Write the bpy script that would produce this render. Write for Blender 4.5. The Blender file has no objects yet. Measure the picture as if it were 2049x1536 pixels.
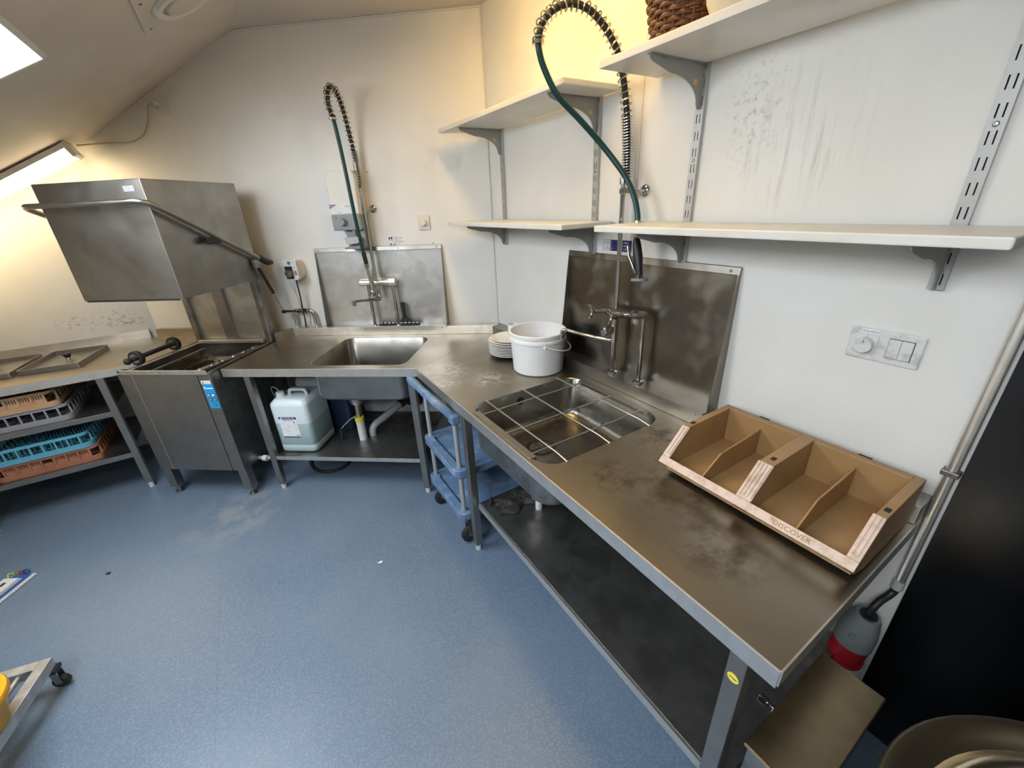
import bpy, bmesh, math, random
from math import sin, cos, pi, radians, sqrt
from mathutils import Vector, Matrix
from mathutils.geometry import tessellate_polygon
random.seed(7)
scene = bpy.context.scene
COL = scene.collection

# ------------------------------------------------------------------ camera
YAW, PITCH, ROLL, FPX, CAMH = radians(31.2787), radians(-23.8709), radians(2.6551), 817.46, 1.75
_f = Vector((sin(YAW) * cos(PITCH), cos(YAW) * cos(PITCH), sin(PITCH)))
_r = Vector((cos(YAW), -sin(YAW), 0))
_d = _f.cross(_r)
_r2 = cos(ROLL) * _r + sin(ROLL) * _d
_d2 = -sin(ROLL) * _r + cos(ROLL) * _d
cam_data = bpy.data.cameras.new('camera')
cam = bpy.data.objects.new('camera', cam_data)
COL.objects.link(cam)
cam_data.sensor_width = 36.0
cam_data.sensor_fit = 'HORIZONTAL'
cam_data.lens = FPX / 2049.0 * 36.0
cam_data.clip_start = 0.02
M = Matrix((( _r2.x, -_d2.x, -_f.x, 0), (_r2.y, -_d2.y, -_f.y, 0), (_r2.z, -_d2.z, -_f.z, CAMH), (0, 0, 0, 1)))
cam.matrix_world = M
scene.camera = cam

# ------------------------------------------------------------------ world, exposure
world = bpy.data.worlds.new('overcast_sky')
scene.world = world
world.use_nodes = True
bg = world.node_tree.nodes['Background']
bg.inputs['Color'].default_value = (0.86, 0.93, 1.0, 1)
bg.inputs['Strength'].default_value = 16.0
scene.view_settings.view_transform = 'Standard'
scene.view_settings.look = 'None'
scene.view_settings.gamma = 1.0
scene.view_settings.use_curve_mapping = False
scene.view_settings.exposure = 0.0
scene.cycles.max_bounces = 5
scene.cycles.diffuse_bounces = 3
scene.cycles.glossy_bounces = 3
scene.cycles.use_adaptive_sampling = True
scene.cycles.adaptive_threshold = 0.07
scene.cycles.transmission_bounces = 2
scene.cycles.caustics_reflective = False
scene.cycles.caustics_refractive = False
LAMP_LEFT = 9.2      # emission of the batten on the slope
LAMP_RIGHT = 23.0     # emission of the batten above the shelves

# ------------------------------------------------------------------ room numbers (metres)
XR = 1.45             # right wall
ND = 2.89             # back (diagonal) wall, distance along its normal
YF = 4.23             # left wall (far, seen on the left)
TH = radians(37.789)
ZC = 2.757            # flat ceiling
XB = 0.28             # where the slope starts
SL = 0.52             # pitch of the slope
XK = -2.2             # knee wall, outside the picture
YN = -1.8             # wall behind the camera
ZT = 0.90             # worktop height
SAX = Vector((cos(TH), -sin(TH), 0)); NAX = Vector((sin(TH), cos(TH), 0))

def dpt(s, n, z=0.0):
    p = SAX * s + NAX * n
    return Vector((p.x, p.y, z))

def zs(x):
    return ZC + SL * (min(x, XB) - XB)

_nl = sqrt(1 + SL * SL)
def slp(x, y, off):
    """point hanging off (perpendicular) under the sloping ceiling"""
    return (x + SL / _nl * off, y, zs(x) - off / _nl)

# skylight openings in the slope (x range, y range); light portals sit in them
SKY = [(-1.42, -0.482, 1.50, 2.712), (-1.42, -0.482, -0.75, 0.70)]  # second opening is unseen, added for stronger daylight
for (x0, x1, y0, y1) in SKY:
    ld = bpy.data.lights.new('skylight_portal', 'AREA')
    ld.shape = 'RECTANGLE'
    ld.size = (x1 - x0) * _nl; ld.size_y = y1 - y0
    ld.cycles.is_portal = True
    lo = bpy.data.objects.new('skylight_portal', ld)
    COL.objects.link(lo)
    xc = (x0 + x1) / 2
    lo.location = slp(xc, (y0 + y1) / 2, -0.246)
    lo.rotation_euler = (0, -math.atan(SL), 0)

# ------------------------------------------------------------------ materials
def nm(name):
    m = bpy.data.materials.new(name); m.use_nodes = True
    nt = m.node_tree
    return m, nt, nt.nodes['Principled BSDF']

def mat(name, col, rough=0.5, metal=0.0, col2=None, scale=6.0, lo=0.4, hi=0.65, bump=0.0, bscale=60.0,
        rough2=None, stretch=None, spec=None, emit=None, estr=0.0, trans=0.0, sss=None):
    m, nt, b = nm(name)
    N = nt.nodes.new; L = nt.links.new
    b.inputs['Base Color'].default_value = (*col, 1)
    b.inputs['Roughness'].default_value = rough
    b.inputs['Metallic'].default_value = metal
    if spec is not None: b.inputs['Specular IOR Level'].default_value = spec
    if trans: b.inputs['Transmission Weight'].default_value = trans
    if emit:
        b.inputs['Emission Color'].default_value = (*emit, 1); b.inputs['Emission Strength'].default_value = estr
    if col2 is not None or rough2 is not None or bump:
        g = N('ShaderNodeNewGeometry'); mp = N('ShaderNodeMapping')
        L(g.outputs['Position'], mp.inputs['Vector'])
        if stretch: mp.inputs['Scale'].default_value = stretch
    if col2 is not None or rough2 is not None:
        n = N('ShaderNodeTexNoise'); n.inputs['Scale'].default_value = scale; n.inputs['Detail'].default_value = 2
        n.inputs['Roughness'].default_value = 0.6
        L(mp.outputs[0], n.inputs['Vector'])
        r = N('ShaderNodeMapRange'); r.inputs['From Min'].default_value = lo; r.inputs['From Max'].default_value = hi
        L(n.outputs['Fac'], r.inputs['Value'])
        if col2 is not None:
            mx = N('ShaderNodeMix'); mx.data_type = 'RGBA'
            mx.inputs['A'].default_value = (*col, 1); mx.inputs['B'].default_value = (*col2, 1)
            L(r.outputs[0], mx.inputs['Factor']); L(mx.outputs['Result'], b.inputs['Base Color'])
        if rough2 is not None:
            r2 = N('ShaderNodeMapRange'); r2.inputs['To Min'].default_value = rough; r2.inputs['To Max'].default_value = rough2
            L(r.outputs[0], r2.inputs['Value']); L(r2.outputs[0], b.inputs['Roughness'])
    if bump:
        n2 = N('ShaderNodeTexNoise'); n2.inputs['Scale'].default_value = bscale; n2.inputs['Detail'].default_value = 1
        L(mp.outputs[0], n2.inputs['Vector'])
        bp = N('ShaderNodeBump'); bp.inputs['Strength'].default_value = bump; bp.inputs['Distance'].default_value = 0.002
        L(n2.outputs['Fac'], bp.inputs['Height']); L(bp.outputs[0], b.inputs['Normal'])
    return m

def add_blob(m, centre, radius, col, noise_scale=40, thr=0.45, rough=None, amount=1.0, stretch=(1, 1, 1), nstretch=None):
    """a stain or patch with a shape of its own: a soft region broken up by noise, in world space"""
    nt = m.node_tree; N = nt.nodes.new; L = nt.links.new
    b = nt.nodes['Principled BSDF']
    g = N('ShaderNodeNewGeometry')
    mask = None
    for centre, radius in (centre if isinstance(centre, list) else [(centre, radius)]):
        sub = N('ShaderNodeVectorMath'); sub.operation = 'SUBTRACT'; sub.inputs[1].default_value = centre
        L(g.outputs['Position'], sub.inputs[0])
        mul = N('ShaderNodeVectorMath'); mul.operation = 'MULTIPLY'; mul.inputs[1].default_value = stretch
        L(sub.outputs[0], mul.inputs[0])
        ln = N('ShaderNodeVectorMath'); ln.operation = 'LENGTH'; L(mul.outputs[0], ln.inputs[0])
        mr = N('ShaderNodeMapRange'); mr.inputs['From Min'].default_value = radius; mr.inputs['From Max'].default_value = radius * 0.35
        L(ln.outputs['Value'], mr.inputs['Value'])
        if mask is None: mask = mr.outputs[0]
        else:
            mxm = N('ShaderNodeMath'); mxm.operation = 'MAXIMUM'; L(mask, mxm.inputs[0]); L(mr.outputs[0], mxm.inputs[1]); mask = mxm.outputs[0]
    n = N('ShaderNodeTexNoise'); n.inputs['Scale'].default_value = noise_scale; n.inputs['Detail'].default_value = 3
    n.inputs['Roughness'].default_value = 0.7
    if nstretch:
        ns_ = N('ShaderNodeVectorMath'); ns_.operation = 'MULTIPLY'; ns_.inputs[1].default_value = nstretch
        L(g.outputs['Position'], ns_.inputs[0]); L(ns_.outputs[0], n.inputs['Vector'])
    else: L(g.outputs['Position'], n.inputs['Vector'])
    mr2 = N('ShaderNodeMapRange'); mr2.inputs['From Min'].default_value = thr - 0.06; mr2.inputs['From Max'].default_value = thr + 0.12
    L(n.outputs['Fac'], mr2.inputs['Value'])
    mm = N('ShaderNodeMath'); mm.operation = 'MULTIPLY'; L(mask, mm.inputs[0]); L(mr2.outputs[0], mm.inputs[1])
    am = N('ShaderNodeMath'); am.operation = 'MULTIPLY'; am.inputs[1].default_value = amount; L(mm.outputs[0], am.inputs[0])
    mx = N('ShaderNodeMix'); mx.data_type = 'RGBA'
    mx.inputs['B'].default_value = (*col, 1)
    src = b.inputs['Base Color']
    if src.is_linked: L(src.links[0].from_socket, mx.inputs['A'])
    else: mx.inputs['A'].default_value = src.default_value
    L(am.outputs[0], mx.inputs['Factor']); L(mx.outputs['Result'], b.inputs['Base Color'])
    if rough is not None:
        mf = N('ShaderNodeMix'); mf.data_type = 'FLOAT'
        s2 = b.inputs['Roughness']
        if s2.is_linked: L(s2.links[0].from_socket, mf.inputs['A'])
        else: mf.inputs['A'].default_value = s2.default_value
        mf.inputs['B'].default_value = rough
        L(am.outputs[0], mf.inputs['Factor']); L(mf.outputs['Result'], b.inputs['Roughness'])

def add_specks(m, scale=14, size=0.06, col=(0.12, 0.1, 0.08), density=0.55):
    nt = m.node_tree; N = nt.nodes.new; L = nt.links.new
    b = nt.nodes['Principled BSDF']
    g = N('ShaderNodeNewGeometry')
    v = N('ShaderNodeTexVoronoi'); v.inputs['Scale'].default_value = scale; v.inputs['Randomness'].default_value = 1
    L(g.outputs['Position'], v.inputs['Vector'])
    lt = N('ShaderNodeMath'); lt.operation = 'LESS_THAN'; lt.inputs[1].default_value = size; L(v.outputs['Distance'], lt.inputs[0])
    sp = N('ShaderNodeSeparateColor'); L(v.outputs['Color'], sp.inputs[0])
    gt = N('ShaderNodeMath'); gt.operation = 'GREATER_THAN'; gt.inputs[1].default_value = density; L(sp.outputs[0], gt.inputs[0])
    mm = N('ShaderNodeMath'); mm.operation = 'MULTIPLY'; L(lt.outputs[0], mm.inputs[0]); L(gt.outputs[0], mm.inputs[1])
    am = N('ShaderNodeMath'); am.operation = 'MULTIPLY'; am.inputs[1].default_value = 0.75; L(mm.outputs[0], am.inputs[0])
    mx = N('ShaderNodeMix'); mx.data_type = 'RGBA'; mx.inputs['B'].default_value = (*col, 1)
    src = b.inputs['Base Color']
    if src.is_linked: L(src.links[0].from_socket, mx.inputs['A'])
    else: mx.inputs['A'].default_value = src.default_value
    L(am.outputs[0], mx.inputs['Factor']); L(mx.outputs['Result'], b.inputs['Base Color'])

MT = {}
def wall_mat(name):
    m = mat(name, (0.855, 0.838, 0.795), 0.42, col2=(0.805, 0.785, 0.73), scale=2.2, bump=0.25, bscale=170)
    add_specks(m, 3.2, 0.018, (0.25, 0.22, 0.18), 0.55)
    return m
MT['wall'] = wall_mat('painted_wall')
MT['panel'] = wall_mat('painted_right_wall')
add_blob(MT['panel'], (1.45, 0.86, 1.98), 0.16, (0.42, 0.41, 0.38), 55, 0.60, amount=0.8, stretch=(1, 1.3, 0.8))
add_blob(MT['panel'], (1.45, 0.72, 1.88), 0.22, (0.60, 0.58, 0.53), 60, 0.57, amount=0.7, stretch=(1, 1.0, 0.9), nstretch=(1, 1, .07))
MT['wall_l'] = wall_mat('painted_left_wall')
add_blob(MT['wall_l'], (-1.05, 4.23, 1.07), 0.30, (0.22, 0.19, 0.16), 30, 0.60, amount=0.9, stretch=(1, 1, 3.6))
add_blob(MT['wall_l'], (-0.88, 4.23, 1.035), 0.20, (0.10, 0.09, 0.08), 34, 0.57, amount=0.95, stretch=(1, 1, 5.0), nstretch=(.7, 1, 2.2))
MT['wall_b'] = wall_mat('painted_back_wall')
add_blob(MT['wall_b'], (1.2, 2.68, 2.03), 0.22, (0.62, 0.62, 0.62), 9, 0.5, amount=0.5, stretch=(1, 1, 2))  # soft grey patch below the end of the upper shelf
MT['ceil'] = mat('ceiling_paint', (0.76, 0.69, 0.60), 0.6, col2=(0.68, 0.615, 0.53), scale=1.7, bump=0.15, bscale=150)
add_specks(MT['ceil'], 5.0, 0.025, (0.2, 0.16, 0.12), 0.72)
MT['floor'] = mat('blue_vinyl', (0.130, 0.190, 0.275), 0.33, col2=(0.160, 0.222, 0.305), scale=1.1, bump=0.12, bscale=420, rough2=0.42)
add_specks(MT['floor'], 150, 0.48, (0.20, 0.255, 0.325), 0.40)
add_specks(MT['floor'], 210, 0.30, (0.28, 0.325, 0.375), 0.74)
add_specks(MT['floor'], 1.9, 0.016, (0.05, 0.05, 0.05), 0.62)
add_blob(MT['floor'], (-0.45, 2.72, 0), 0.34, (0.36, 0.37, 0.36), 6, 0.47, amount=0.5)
MT['steel'] = mat('brushed_steel', (0.40, 0.385, 0.36), 0.33, 1.0, col2=(0.33, 0.315, 0.29), scale=5, rough2=0.46, bump=0.05, bscale=260)
MT['steel_top'] = mat('worn_warm_lit_worktop_steel', (0.45, 0.395, 0.31), 0.30, 1.0, col2=(0.35, 0.305, 0.235), scale=3.2, lo=0.3, hi=0.75, rough2=0.42, bump=0.05, bscale=200)  # golden base tint stands in for warm lamp sheen on the worn steel
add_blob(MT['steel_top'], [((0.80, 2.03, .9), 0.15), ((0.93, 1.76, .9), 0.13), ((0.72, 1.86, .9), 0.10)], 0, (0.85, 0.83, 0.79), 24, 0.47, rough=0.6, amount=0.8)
add_blob(MT['steel_top'], [((0.98, 0.62, .9), 0.20), ((0.86, 0.42, .9), 0.16), ((1.18, 0.85, .9), 0.14), ((0.85, .78, .9), .14)], 0, (0.15, 0.13, 0.10), 9, 0.5, rough=0.45, amount=0.85)
MT['steel_panel'] = mat('splash_steel', (0.66, 0.65, 0.63), 0.36, 1.0, col2=(0.56, 0.55, 0.53), scale=9, lo=.45, hi=.62, rough2=0.50, bump=0.06, bscale=120)  # same steel as the right sheet, base raised for the skylight's reflection
MT['steel_shaded_grimy'] = mat('shaded_grimy_splash_steel', (0.26, 0.235, 0.20), 0.28, 1.0, col2=(0.34, 0.32, 0.29), scale=7, lo=.5, hi=.68, rough2=0.45, bump=0.06, bscale=120)  # splash steel again, base darkened for its dim reflections, plus grime
MT['steel_dark'] = mat('dull_shelf_steel', (0.40, 0.40, 0.39), 0.36, 1.0, col2=(0.22, 0.22, 0.215), scale=9, rough2=0.5, bump=0.06, bscale=150)
MT['lip'] = mat('bright_steel_edge', (0.85, 0.82, 0.77), 0.40, 1.0, col2=(0.73, 0.70, 0.66), scale=12, rough2=0.48)
MT['chrome'] = mat('chrome', (0.50, 0.50, 0.495), 0.09, 1.0)
MT['sink_back'] = mat('back_sink_steel', (0.27, 0.255, 0.235), 0.30, 1.0, col2=(0.21, 0.20, 0.18), scale=7, rough2=.38)
MT['sink'] = mat('sink_steel', (0.30, 0.285, 0.26), 0.27, 1.0, col2=(0.20, 0.19, 0.17), scale=9, lo=.4, hi=.7, rough2=.4)
MT['rod'] = mat('grid_wire_steel', (0.58, 0.56, 0.53), 0.30, 1.0)
MT['spring'] = mat('spring_steel', (0.52, 0.50, 0.46), 0.22, 1.0)
MT['brass'] = mat('worn_brass', (0.62, 0.52, 0.34), 0.28, 1.0)
MT['ivory_metal'] = mat('worn_pale_chrome', (0.66, 0.61, 0.50), 0.25, 0.9)
MT['black'] = mat('black_plastic', (0.014, 0.014, 0.015), 0.42)
MT['rubber'] = mat('black_rubber', (0.02, 0.02, 0.02), 0.6)
MT['dark'] = mat('dark_void', (0.02, 0.02, 0.022), 0.7)
MT['tank'] = mat('dark_tank_steel', (0.30, 0.28, 0.25), 0.38, 1.0, col2=(.2, .18, .15), scale=8)
MT['hose'] = mat('green_hose', (0.006, 0.048, 0.052), 0.35)
MT['white_plastic'] = mat('white_plastic', (0.80, 0.80, 0.79), 0.32, col2=(.72, .71, .69), scale=20)
MT['white_dirty'] = mat('dirty_white_plastic', (0.74, 0.73, 0.71), 0.4, col2=(0.56, 0.55, 0.53), scale=40, lo=.5, hi=.7)
MT['bucket'] = mat('white_bucket_plastic', (0.90, 0.90, 0.90), 0.38)
MT['cream'] = mat('cream_plastic', (0.78, 0.74, 0.63), 0.38)
MT['ivory'] = mat('ivory_plastic', (0.74, 0.72, 0.64), 0.4)
MT['porcelain'] = mat('porcelain', (0.80, 0.79, 0.75), 0.15)
MT['shelf'] = mat('white_laminate', (0.80, 0.79, 0.75), 0.35, col2=(0.74, 0.71, 0.62), scale=5)
MT['bracket'] = mat('grey_painted_steel', (0.315, 0.31, 0.285), 0.45)
MT['rail'] = mat('grey_rail_steel', (0.47, 0.47, 0.455), 0.4, 0.35)
MT['orange'] = mat('orange_sticker', (0.68, 0.42, 0.16), 0.6)
MT['grey_plastic'] = mat('grey_plastic', (0.26, 0.28, 0.29), 0.42)
MT['grey_light'] = mat('light_grey_plastic', (0.48, 0.48, 0.47), 0.42)
MT['pipe_grey'] = mat('grey_pvc', (0.42, 0.42, 0.43), 0.4)
MT['purple'] = mat('purple_print', (0.28, 0.05, 0.28), 0.5)
MT['ink'] = mat('black_ink', (0.03, 0.03, 0.035), 0.6)
MT['ink_grey'] = mat('grey_ink', (0.42, 0.42, 0.43), 0.6)
MT['navy'] = mat('navy_print', (0.015, 0.025, 0.16), 0.5)
MT['paper'] = mat('white_label_paper', (0.84, 0.84, 0.84), 0.5)
MT['red_line'] = mat('red_print', (0.35, 0.08, 0.10), 0.5)
MT['cyan'] = mat('cyan_panel', (0.01, 0.33, 0.72), 0.4)
MT['blue_logo'] = mat('blue_logo', (0.03, 0.22, 0.50), 0.5)
MT['yellow'] = mat('yellow_plastic', (0.90, 0.44, 0.01), 0.4, col2=(.8, .36, .01), scale=9)
MT['yellow_sticker'] = mat('yellow_sticker', (0.80, 0.66, 0.08), 0.5)
MT['red'] = mat('red_plug_plastic', (0.42, 0.012, 0.02), 0.35)
MT['plug_grey'] = mat('plug_grey_plastic', (0.22, 0.24, 0.25), 0.45)
MT['cart'] = mat('blue_cart_plastic', (0.125, 0.215, 0.36), 0.42, col2=(0.27, 0.36, 0.50), scale=14, lo=.46, hi=.75)
MT['tan'] = mat('tan_bin_plastic', (0.36, 0.215, 0.09), 0.36, col2=(0.31, 0.185, 0.08), scale=8)
MT['tan_worn'] = mat('worn_bin_edge', (0.66, 0.52, 0.44), 0.42, col2=(0.50, 0.37, 0.27), scale=35, lo=.45, hi=.68)
MT['rack_beige'] = mat('beige_rack_plastic', (0.58, 0.36, 0.20), 0.42, col2=(.5, .30, .16), scale=10)
MT['rack_grey'] = mat('grey_rack_plastic', (0.32, 0.33, 0.37), 0.42)
MT['rack_blue'] = mat('light_blue_rack_plastic', (0.13, 0.44, 0.60), 0.38)
MT['rack_red'] = mat('terracotta_rack_plastic', (0.38, 0.155, 0.085), 0.42, col2=(.45, .2, .12), scale=12)
MT['wicker'] = mat('brown_wicker', (0.095, 0.034, 0.012), 0.42, col2=(0.17, 0.068, 0.024), scale=45)
MT['navy_plastic'] = mat('navy_plastic', (0.012, 0.022, 0.055), 0.45)
MT['cable_beige'] = mat('beige_cable', (0.50, 0.42, 0.30), 0.5)
MT['alu'] = mat('worn_aluminium', (0.66, 0.64, 0.61), 0.45, 0.75, col2=(.5, .48, .44), scale=18)
MT['white_mop'] = mat('white_mop_plastic', (0.74, 0.73, 0.74), 0.45)
MT['mop_blue'] = mat('blue_mop_fibre', (0.02, 0.10, 0.32), 0.8)
MT['mop_green'] = mat('green_yarn', (0.20, 0.42, 0.05), 0.8)
MT['mop_red'] = mat('red_yarn', (0.5, 0.04, 0.12), 0.8)
MT['rag'] = mat('dirty_black_rag', (0.012, 0.012, 0.012), 0.7, col2=(.06, .05, .04), scale=25, lo=.5, hi=.7)
MT['seal'] = mat('white_seal', (0.75, 0.74, 0.7), 0.5)
MT['steel_gold_sheen'] = mat('gold_sheen_lid_steel', (0.82, 0.70, 0.50), 0.24, 1.0, col2=(.72, .60, .42), scale=6)  # gold base colour stands in for the lid's golden reflection
MT['steel_lamp_tint'] = mat('lamp_tinted_steel_cover', (0.66, 0.52, 0.33), 0.30, 1.0, col2=(0.56, 0.43, 0.26), scale=9)  # brown tint puts the warm lamp's light into the cover's colour
MT['clad'] = mat('dark_wall_sheet_steel', (0.05, 0.051, 0.055), 0.34, 1.0, col2=(0.028, 0.028, 0.03), scale=2.2, bump=0.08, bscale=40)

def fluid_mat(name, col, tint, alpha):
    m, nt, b = nm(name)
    b.inputs['Base Color'].default_value = (*col, 1); b.inputs['Roughness'].default_value = 0.35
    return m
MT['jerry'] = fluid_mat('milky_can_plastic', (0.68, 0.76, 0.77), None, 1)
MT['jerry_fluid'] = fluid_mat('can_filled_with_liquid', (0.45, 0.57, 0.58), None, 1)

def glass_mat():
    m = bpy.data.materials.new('window_glass'); m.use_nodes = True
    nt = m.node_tree; nt.nodes.clear()
    o = nt.nodes.new('ShaderNodeOutputMaterial'); t = nt.nodes.new('ShaderNodeBsdfTransparent')
    g = nt.nodes.new('ShaderNodeBsdfGlossy'); g.inputs['Roughness'].default_value = 0.02
    x = nt.nodes.new('ShaderNodeMixShader'); x.inputs[0].default_value = 0.06
    nt.links.new(t.outputs[0], x.inputs[1]); nt.links.new(g.outputs[0], x.inputs[2]); nt.links.new(x.outputs[0], o.inputs[0])
    return m
MT['glass'] = glass_mat()

def emis(name, col, s):
    m = bpy.data.materials.new(name); m.use_nodes = True
    nt = m.node_tree; b = nt.nodes['Principled BSDF']
    b.inputs['Base Color'].default_value = (0.9, 0.88, 0.82, 1)
    b.inputs['Emission Color'].default_value = (*col, 1); b.inputs['Emission Strength'].default_value = s
    return m
MT['tube_left'] = emis('lit_diffuser_warm_white', (1.0, 0.78, 0.46), LAMP_LEFT)
MT['tube_right'] = emis('lit_diffuser_yellow', (1.0, 0.64, 0.20), LAMP_RIGHT)

# ------------------------------------------------------------------ mesh helpers
BASE = {}
def rrect(x0, x1, y0, y1, r, seg=5):
    pts = []
    for cx, cy, a0 in ((x1 - r, y1 - r, 0), (x0 + r, y1 - r, 90), (x0 + r, y0 + r, 180), (x1 - r, y0 + r, 270)):
        for i in range(seg + 1):
            a = radians(a0 + 90 * i / seg)
            pts.append((cx + r * cos(a), cy + r * sin(a)))
    return pts

def catmull(P, n=8):
    P = [Vector(p) for p in P]; out = []
    for i in range(len(P) - 1):
        p0 = P[max(i - 1, 0)]; p1 = P[i]; p2 = P[i + 1]; p3 = P[min(i + 2, len(P) - 1)]
        for k in range(n):
            t = k / n
            out.append(0.5 * ((2 * p1) + (p2 - p0) * t + (2 * p0 - 5 * p1 + 4 * p2 - p3) * t * t + (3 * p1 - p0 - 3 * p2 + p3) * t ** 3))
    out.append(P[-1]); return out

def frames(P):
    T = []
    for i in range(len(P)):
        t = (P[min(i + 1, len(P) - 1)] - P[max(i - 1, 0)]); T.append(t.normalized())
    a = Vector((0, 0, 1)) if abs(T[0].z) < 0.9 else Vector((1, 0, 0))
    n = T[0].cross(a).normalized(); out = []
    for i, t in enumerate(T):
        n = (n - t * n.dot(t)).normalized(); out.append((t, n, t.cross(n)))
    return out

class MB:
    def __init__(s): s.v = []; s.f = []
    def add(s, vs, fs):
        o = len(s.v); s.v += [tuple(v) for v in vs]; s.f += [[i + o for i in f] for f in fs]; return s
    def box(s, x0, x1, y0, y1, z0, z1):
        return s.add([(x0, y0, z0), (x1, y0, z0), (x1, y1, z0), (x0, y1, z0), (x0, y0, z1), (x1, y0, z1), (x1, y1, z1), (x0, y1, z1)],
                     [[0, 3, 2, 1], [4, 5, 6, 7], [0, 1, 5, 4], [1, 2, 6, 5], [2, 3, 7, 6], [3, 0, 4, 7]])
    def hexa(s, P):   # 8 free corners, same order as box
        return s.add(P, [[0, 3, 2, 1], [4, 5, 6, 7], [0, 1, 5, 4], [1, 2, 6, 5], [2, 3, 7, 6], [3, 0, 4, 7]])
    def prism(s, poly, a, b, axis='z'):
        """poly in the two other axes: z:(x,y) y:(x,z) x:(y,z)"""
        mk = {'z': lambda p, c: (p[0], p[1], c), 'y': lambda p, c: (p[0], c, p[1]), 'x': lambda p, c: (c, p[0], p[1])}[axis]
        n = len(poly); vs = [mk(p, a) for p in poly] + [mk(p, b) for p in poly]
        tri = tessellate_polygon([[Vector((p[0], p[1], 0)) for p in poly]])
        fs = [list(t)[::-1] for t in tri] + [[i + n for i in t] for t in tri]
        fs += [[i, (i + 1) % n, n + (i + 1) % n, n + i] for i in range(n)]
        return s.add(vs, fs)
    def plate(s, outer, holes, z0, z1):
        """flat sheet with holes"""
        loops = [outer] + holes
        tri = tessellate_polygon([[Vector((p[0], p[1], 0)) for p in l] for l in loops])
        pts = [p for l in loops for p in l]; n = len(pts)
        vs = [(p[0], p[1], z0) for p in pts] + [(p[0], p[1], z1) for p in pts]
        fs = [list(t)[::-1] for t in tri] + [[i + n for i in t] for t in tri]
        o = 0
        for l in loops:
            k = len(l)
            fs += [[o + i, o + (i + 1) % k, n + o + (i + 1) % k, n + o + i] for i in range(k)]
            o += k
        return s.add(vs, fs)
    def loops(s, L, cap0=False, cap1=False, closed=True):
        """skin a list of equal-length loops of 3D points"""
        k = len(L[0]); vs = [p for l in L for p in l]; fs = []
        for j in range(len(L) - 1):
            for i in range(k if closed else k - 1):
                fs.append([j * k + i, j * k + (i + 1) % k, (j + 1) * k + (i + 1) % k, (j + 1) * k + i])
        if cap0: fs.append(list(range(k))[::-1])
        if cap1: fs.append([(len(L) - 1) * k + i for i in range(k)])
        return s.add(vs, fs)
    def cyl(s, p0, p1, r0, r1=None, seg=16, caps=True):
        r1 = r0 if r1 is None else r1
        p0 = Vector(p0); p1 = Vector(p1); t = (p1 - p0).normalized()
        a = Vector((0, 0, 1)) if abs(t.z) < 0.9 else Vector((1, 0, 0))
        n = t.cross(a).normalized(); b = t.cross(n)
        L = [[p + (n * cos(2 * pi * i / seg) + b * sin(2 * pi * i / seg)) * r for i in range(seg)] for p, r in ((p0, r0), (p1, r1))]
        return s.loops(L, caps, caps)
    def tube(s, P, r, seg=8, caps=True):
        P = [Vector(p) for p in P]; F = frames(P)
        rr = r if isinstance(r, (list, tuple)) else [r] * len(P)
        L = [[p + (n * cos(2 * pi * i / seg) + b * sin(2 * pi * i / seg)) * q for i in range(seg)] for p, (t, n, b), q in zip(P, F, rr)]
        return s.loops(L, caps, caps)
    def coil(s, P, R, turns, wire, per=12, seg=5):
        """helix around a path"""
        P = [Vector(p) for p in P]; F = frames(P)
        acc = [0]
        for i in range(1, len(P)): acc.append(acc[-1] + (P[i] - P[i - 1]).length)
        N = int(turns * per); H = []; j = 0
        for k in range(N + 1):
            d = acc[-1] * k / N
            while j < len(P) - 2 and acc[j + 1] < d: j += 1
            t = (d - acc[j]) / max(acc[j + 1] - acc[j], 1e-9)
            c = P[j].lerp(P[j + 1], t); n = F[j][1].lerp(F[j + 1][1], t).normalized(); b = F[j][2].lerp(F[j + 1][2], t).normalized()
            a = 2 * pi * k / per
            H.append(c + (n * cos(a) + b * sin(a)) * R)
        return s.tube(H, wire, seg)
    def lathe(s, prof, c=(0, 0, 0), seg=32, axis='z', cap0=False, cap1=False):
        mk = {'z': lambda a, r, h: (c[0] + r * cos(a), c[1] + r * sin(a), c[2] + h),
              'y': lambda a, r, h: (c[0] + r * cos(a), c[1] + h, c[2] + r * sin(a)),
              'x': lambda a, r, h: (c[0] + h, c[1] + r * cos(a), c[2] + r * sin(a))}[axis]
        L = [[mk(2 * pi * i / seg, r, h) for i in range(seg)] for r, h in prof]
        return s.loops(L, cap0, cap1)
    def torus(s, c, R, r, axis='z', seg=24, ts=8):
        prof = [(R + r * cos(2 * pi * i / ts), r * sin(2 * pi * i / ts)) for i in range(ts)]
        prof.append(prof[0])
        return s.lathe(prof, c, seg, axis)
    def toworld(s):
        s.v = [tuple(dpt(*v)) for v in s.v]; return s
    def build(s, name, m, parent=None, base=(0, 0, 0), rot=0.0, smooth=None, bevel=0.0, frame=None):
        b = Vector(BASE[parent]) if parent is not None else Vector(base)
        me = bpy.data.meshes.new(name)
        me.from_pydata([tuple(Vector(v) - b) for v in s.v], [], s.f)
        bm = bmesh.new(); bm.from_mesh(me); bmesh.ops.recalc_face_normals(bm, faces=bm.faces[:]); bm.to_mesh(me); bm.free()
        if smooth:
            for p in me.polygons: p.use_smooth = True
            me.set_sharp_from_angle(angle=radians(smooth))
        me.materials.append(MT[m] if isinstance(m, str) else m)
        o = bpy.data.objects.new(name, me); COL.objects.link(o)
        if bevel:
            md = o.modifiers.new('bevel', 'BEVEL'); md.width = bevel; md.segments = 2; md.limit_method = 'ANGLE'; md.angle_limit = radians(40)
        BASE[o] = b
        if parent is not None: o.parent = parent
        else:
            o.location = dpt(*b) if frame == 'D' else b
            o.rotation_euler = (0, 0, -TH if frame == 'D' else rot)
        return o

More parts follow.
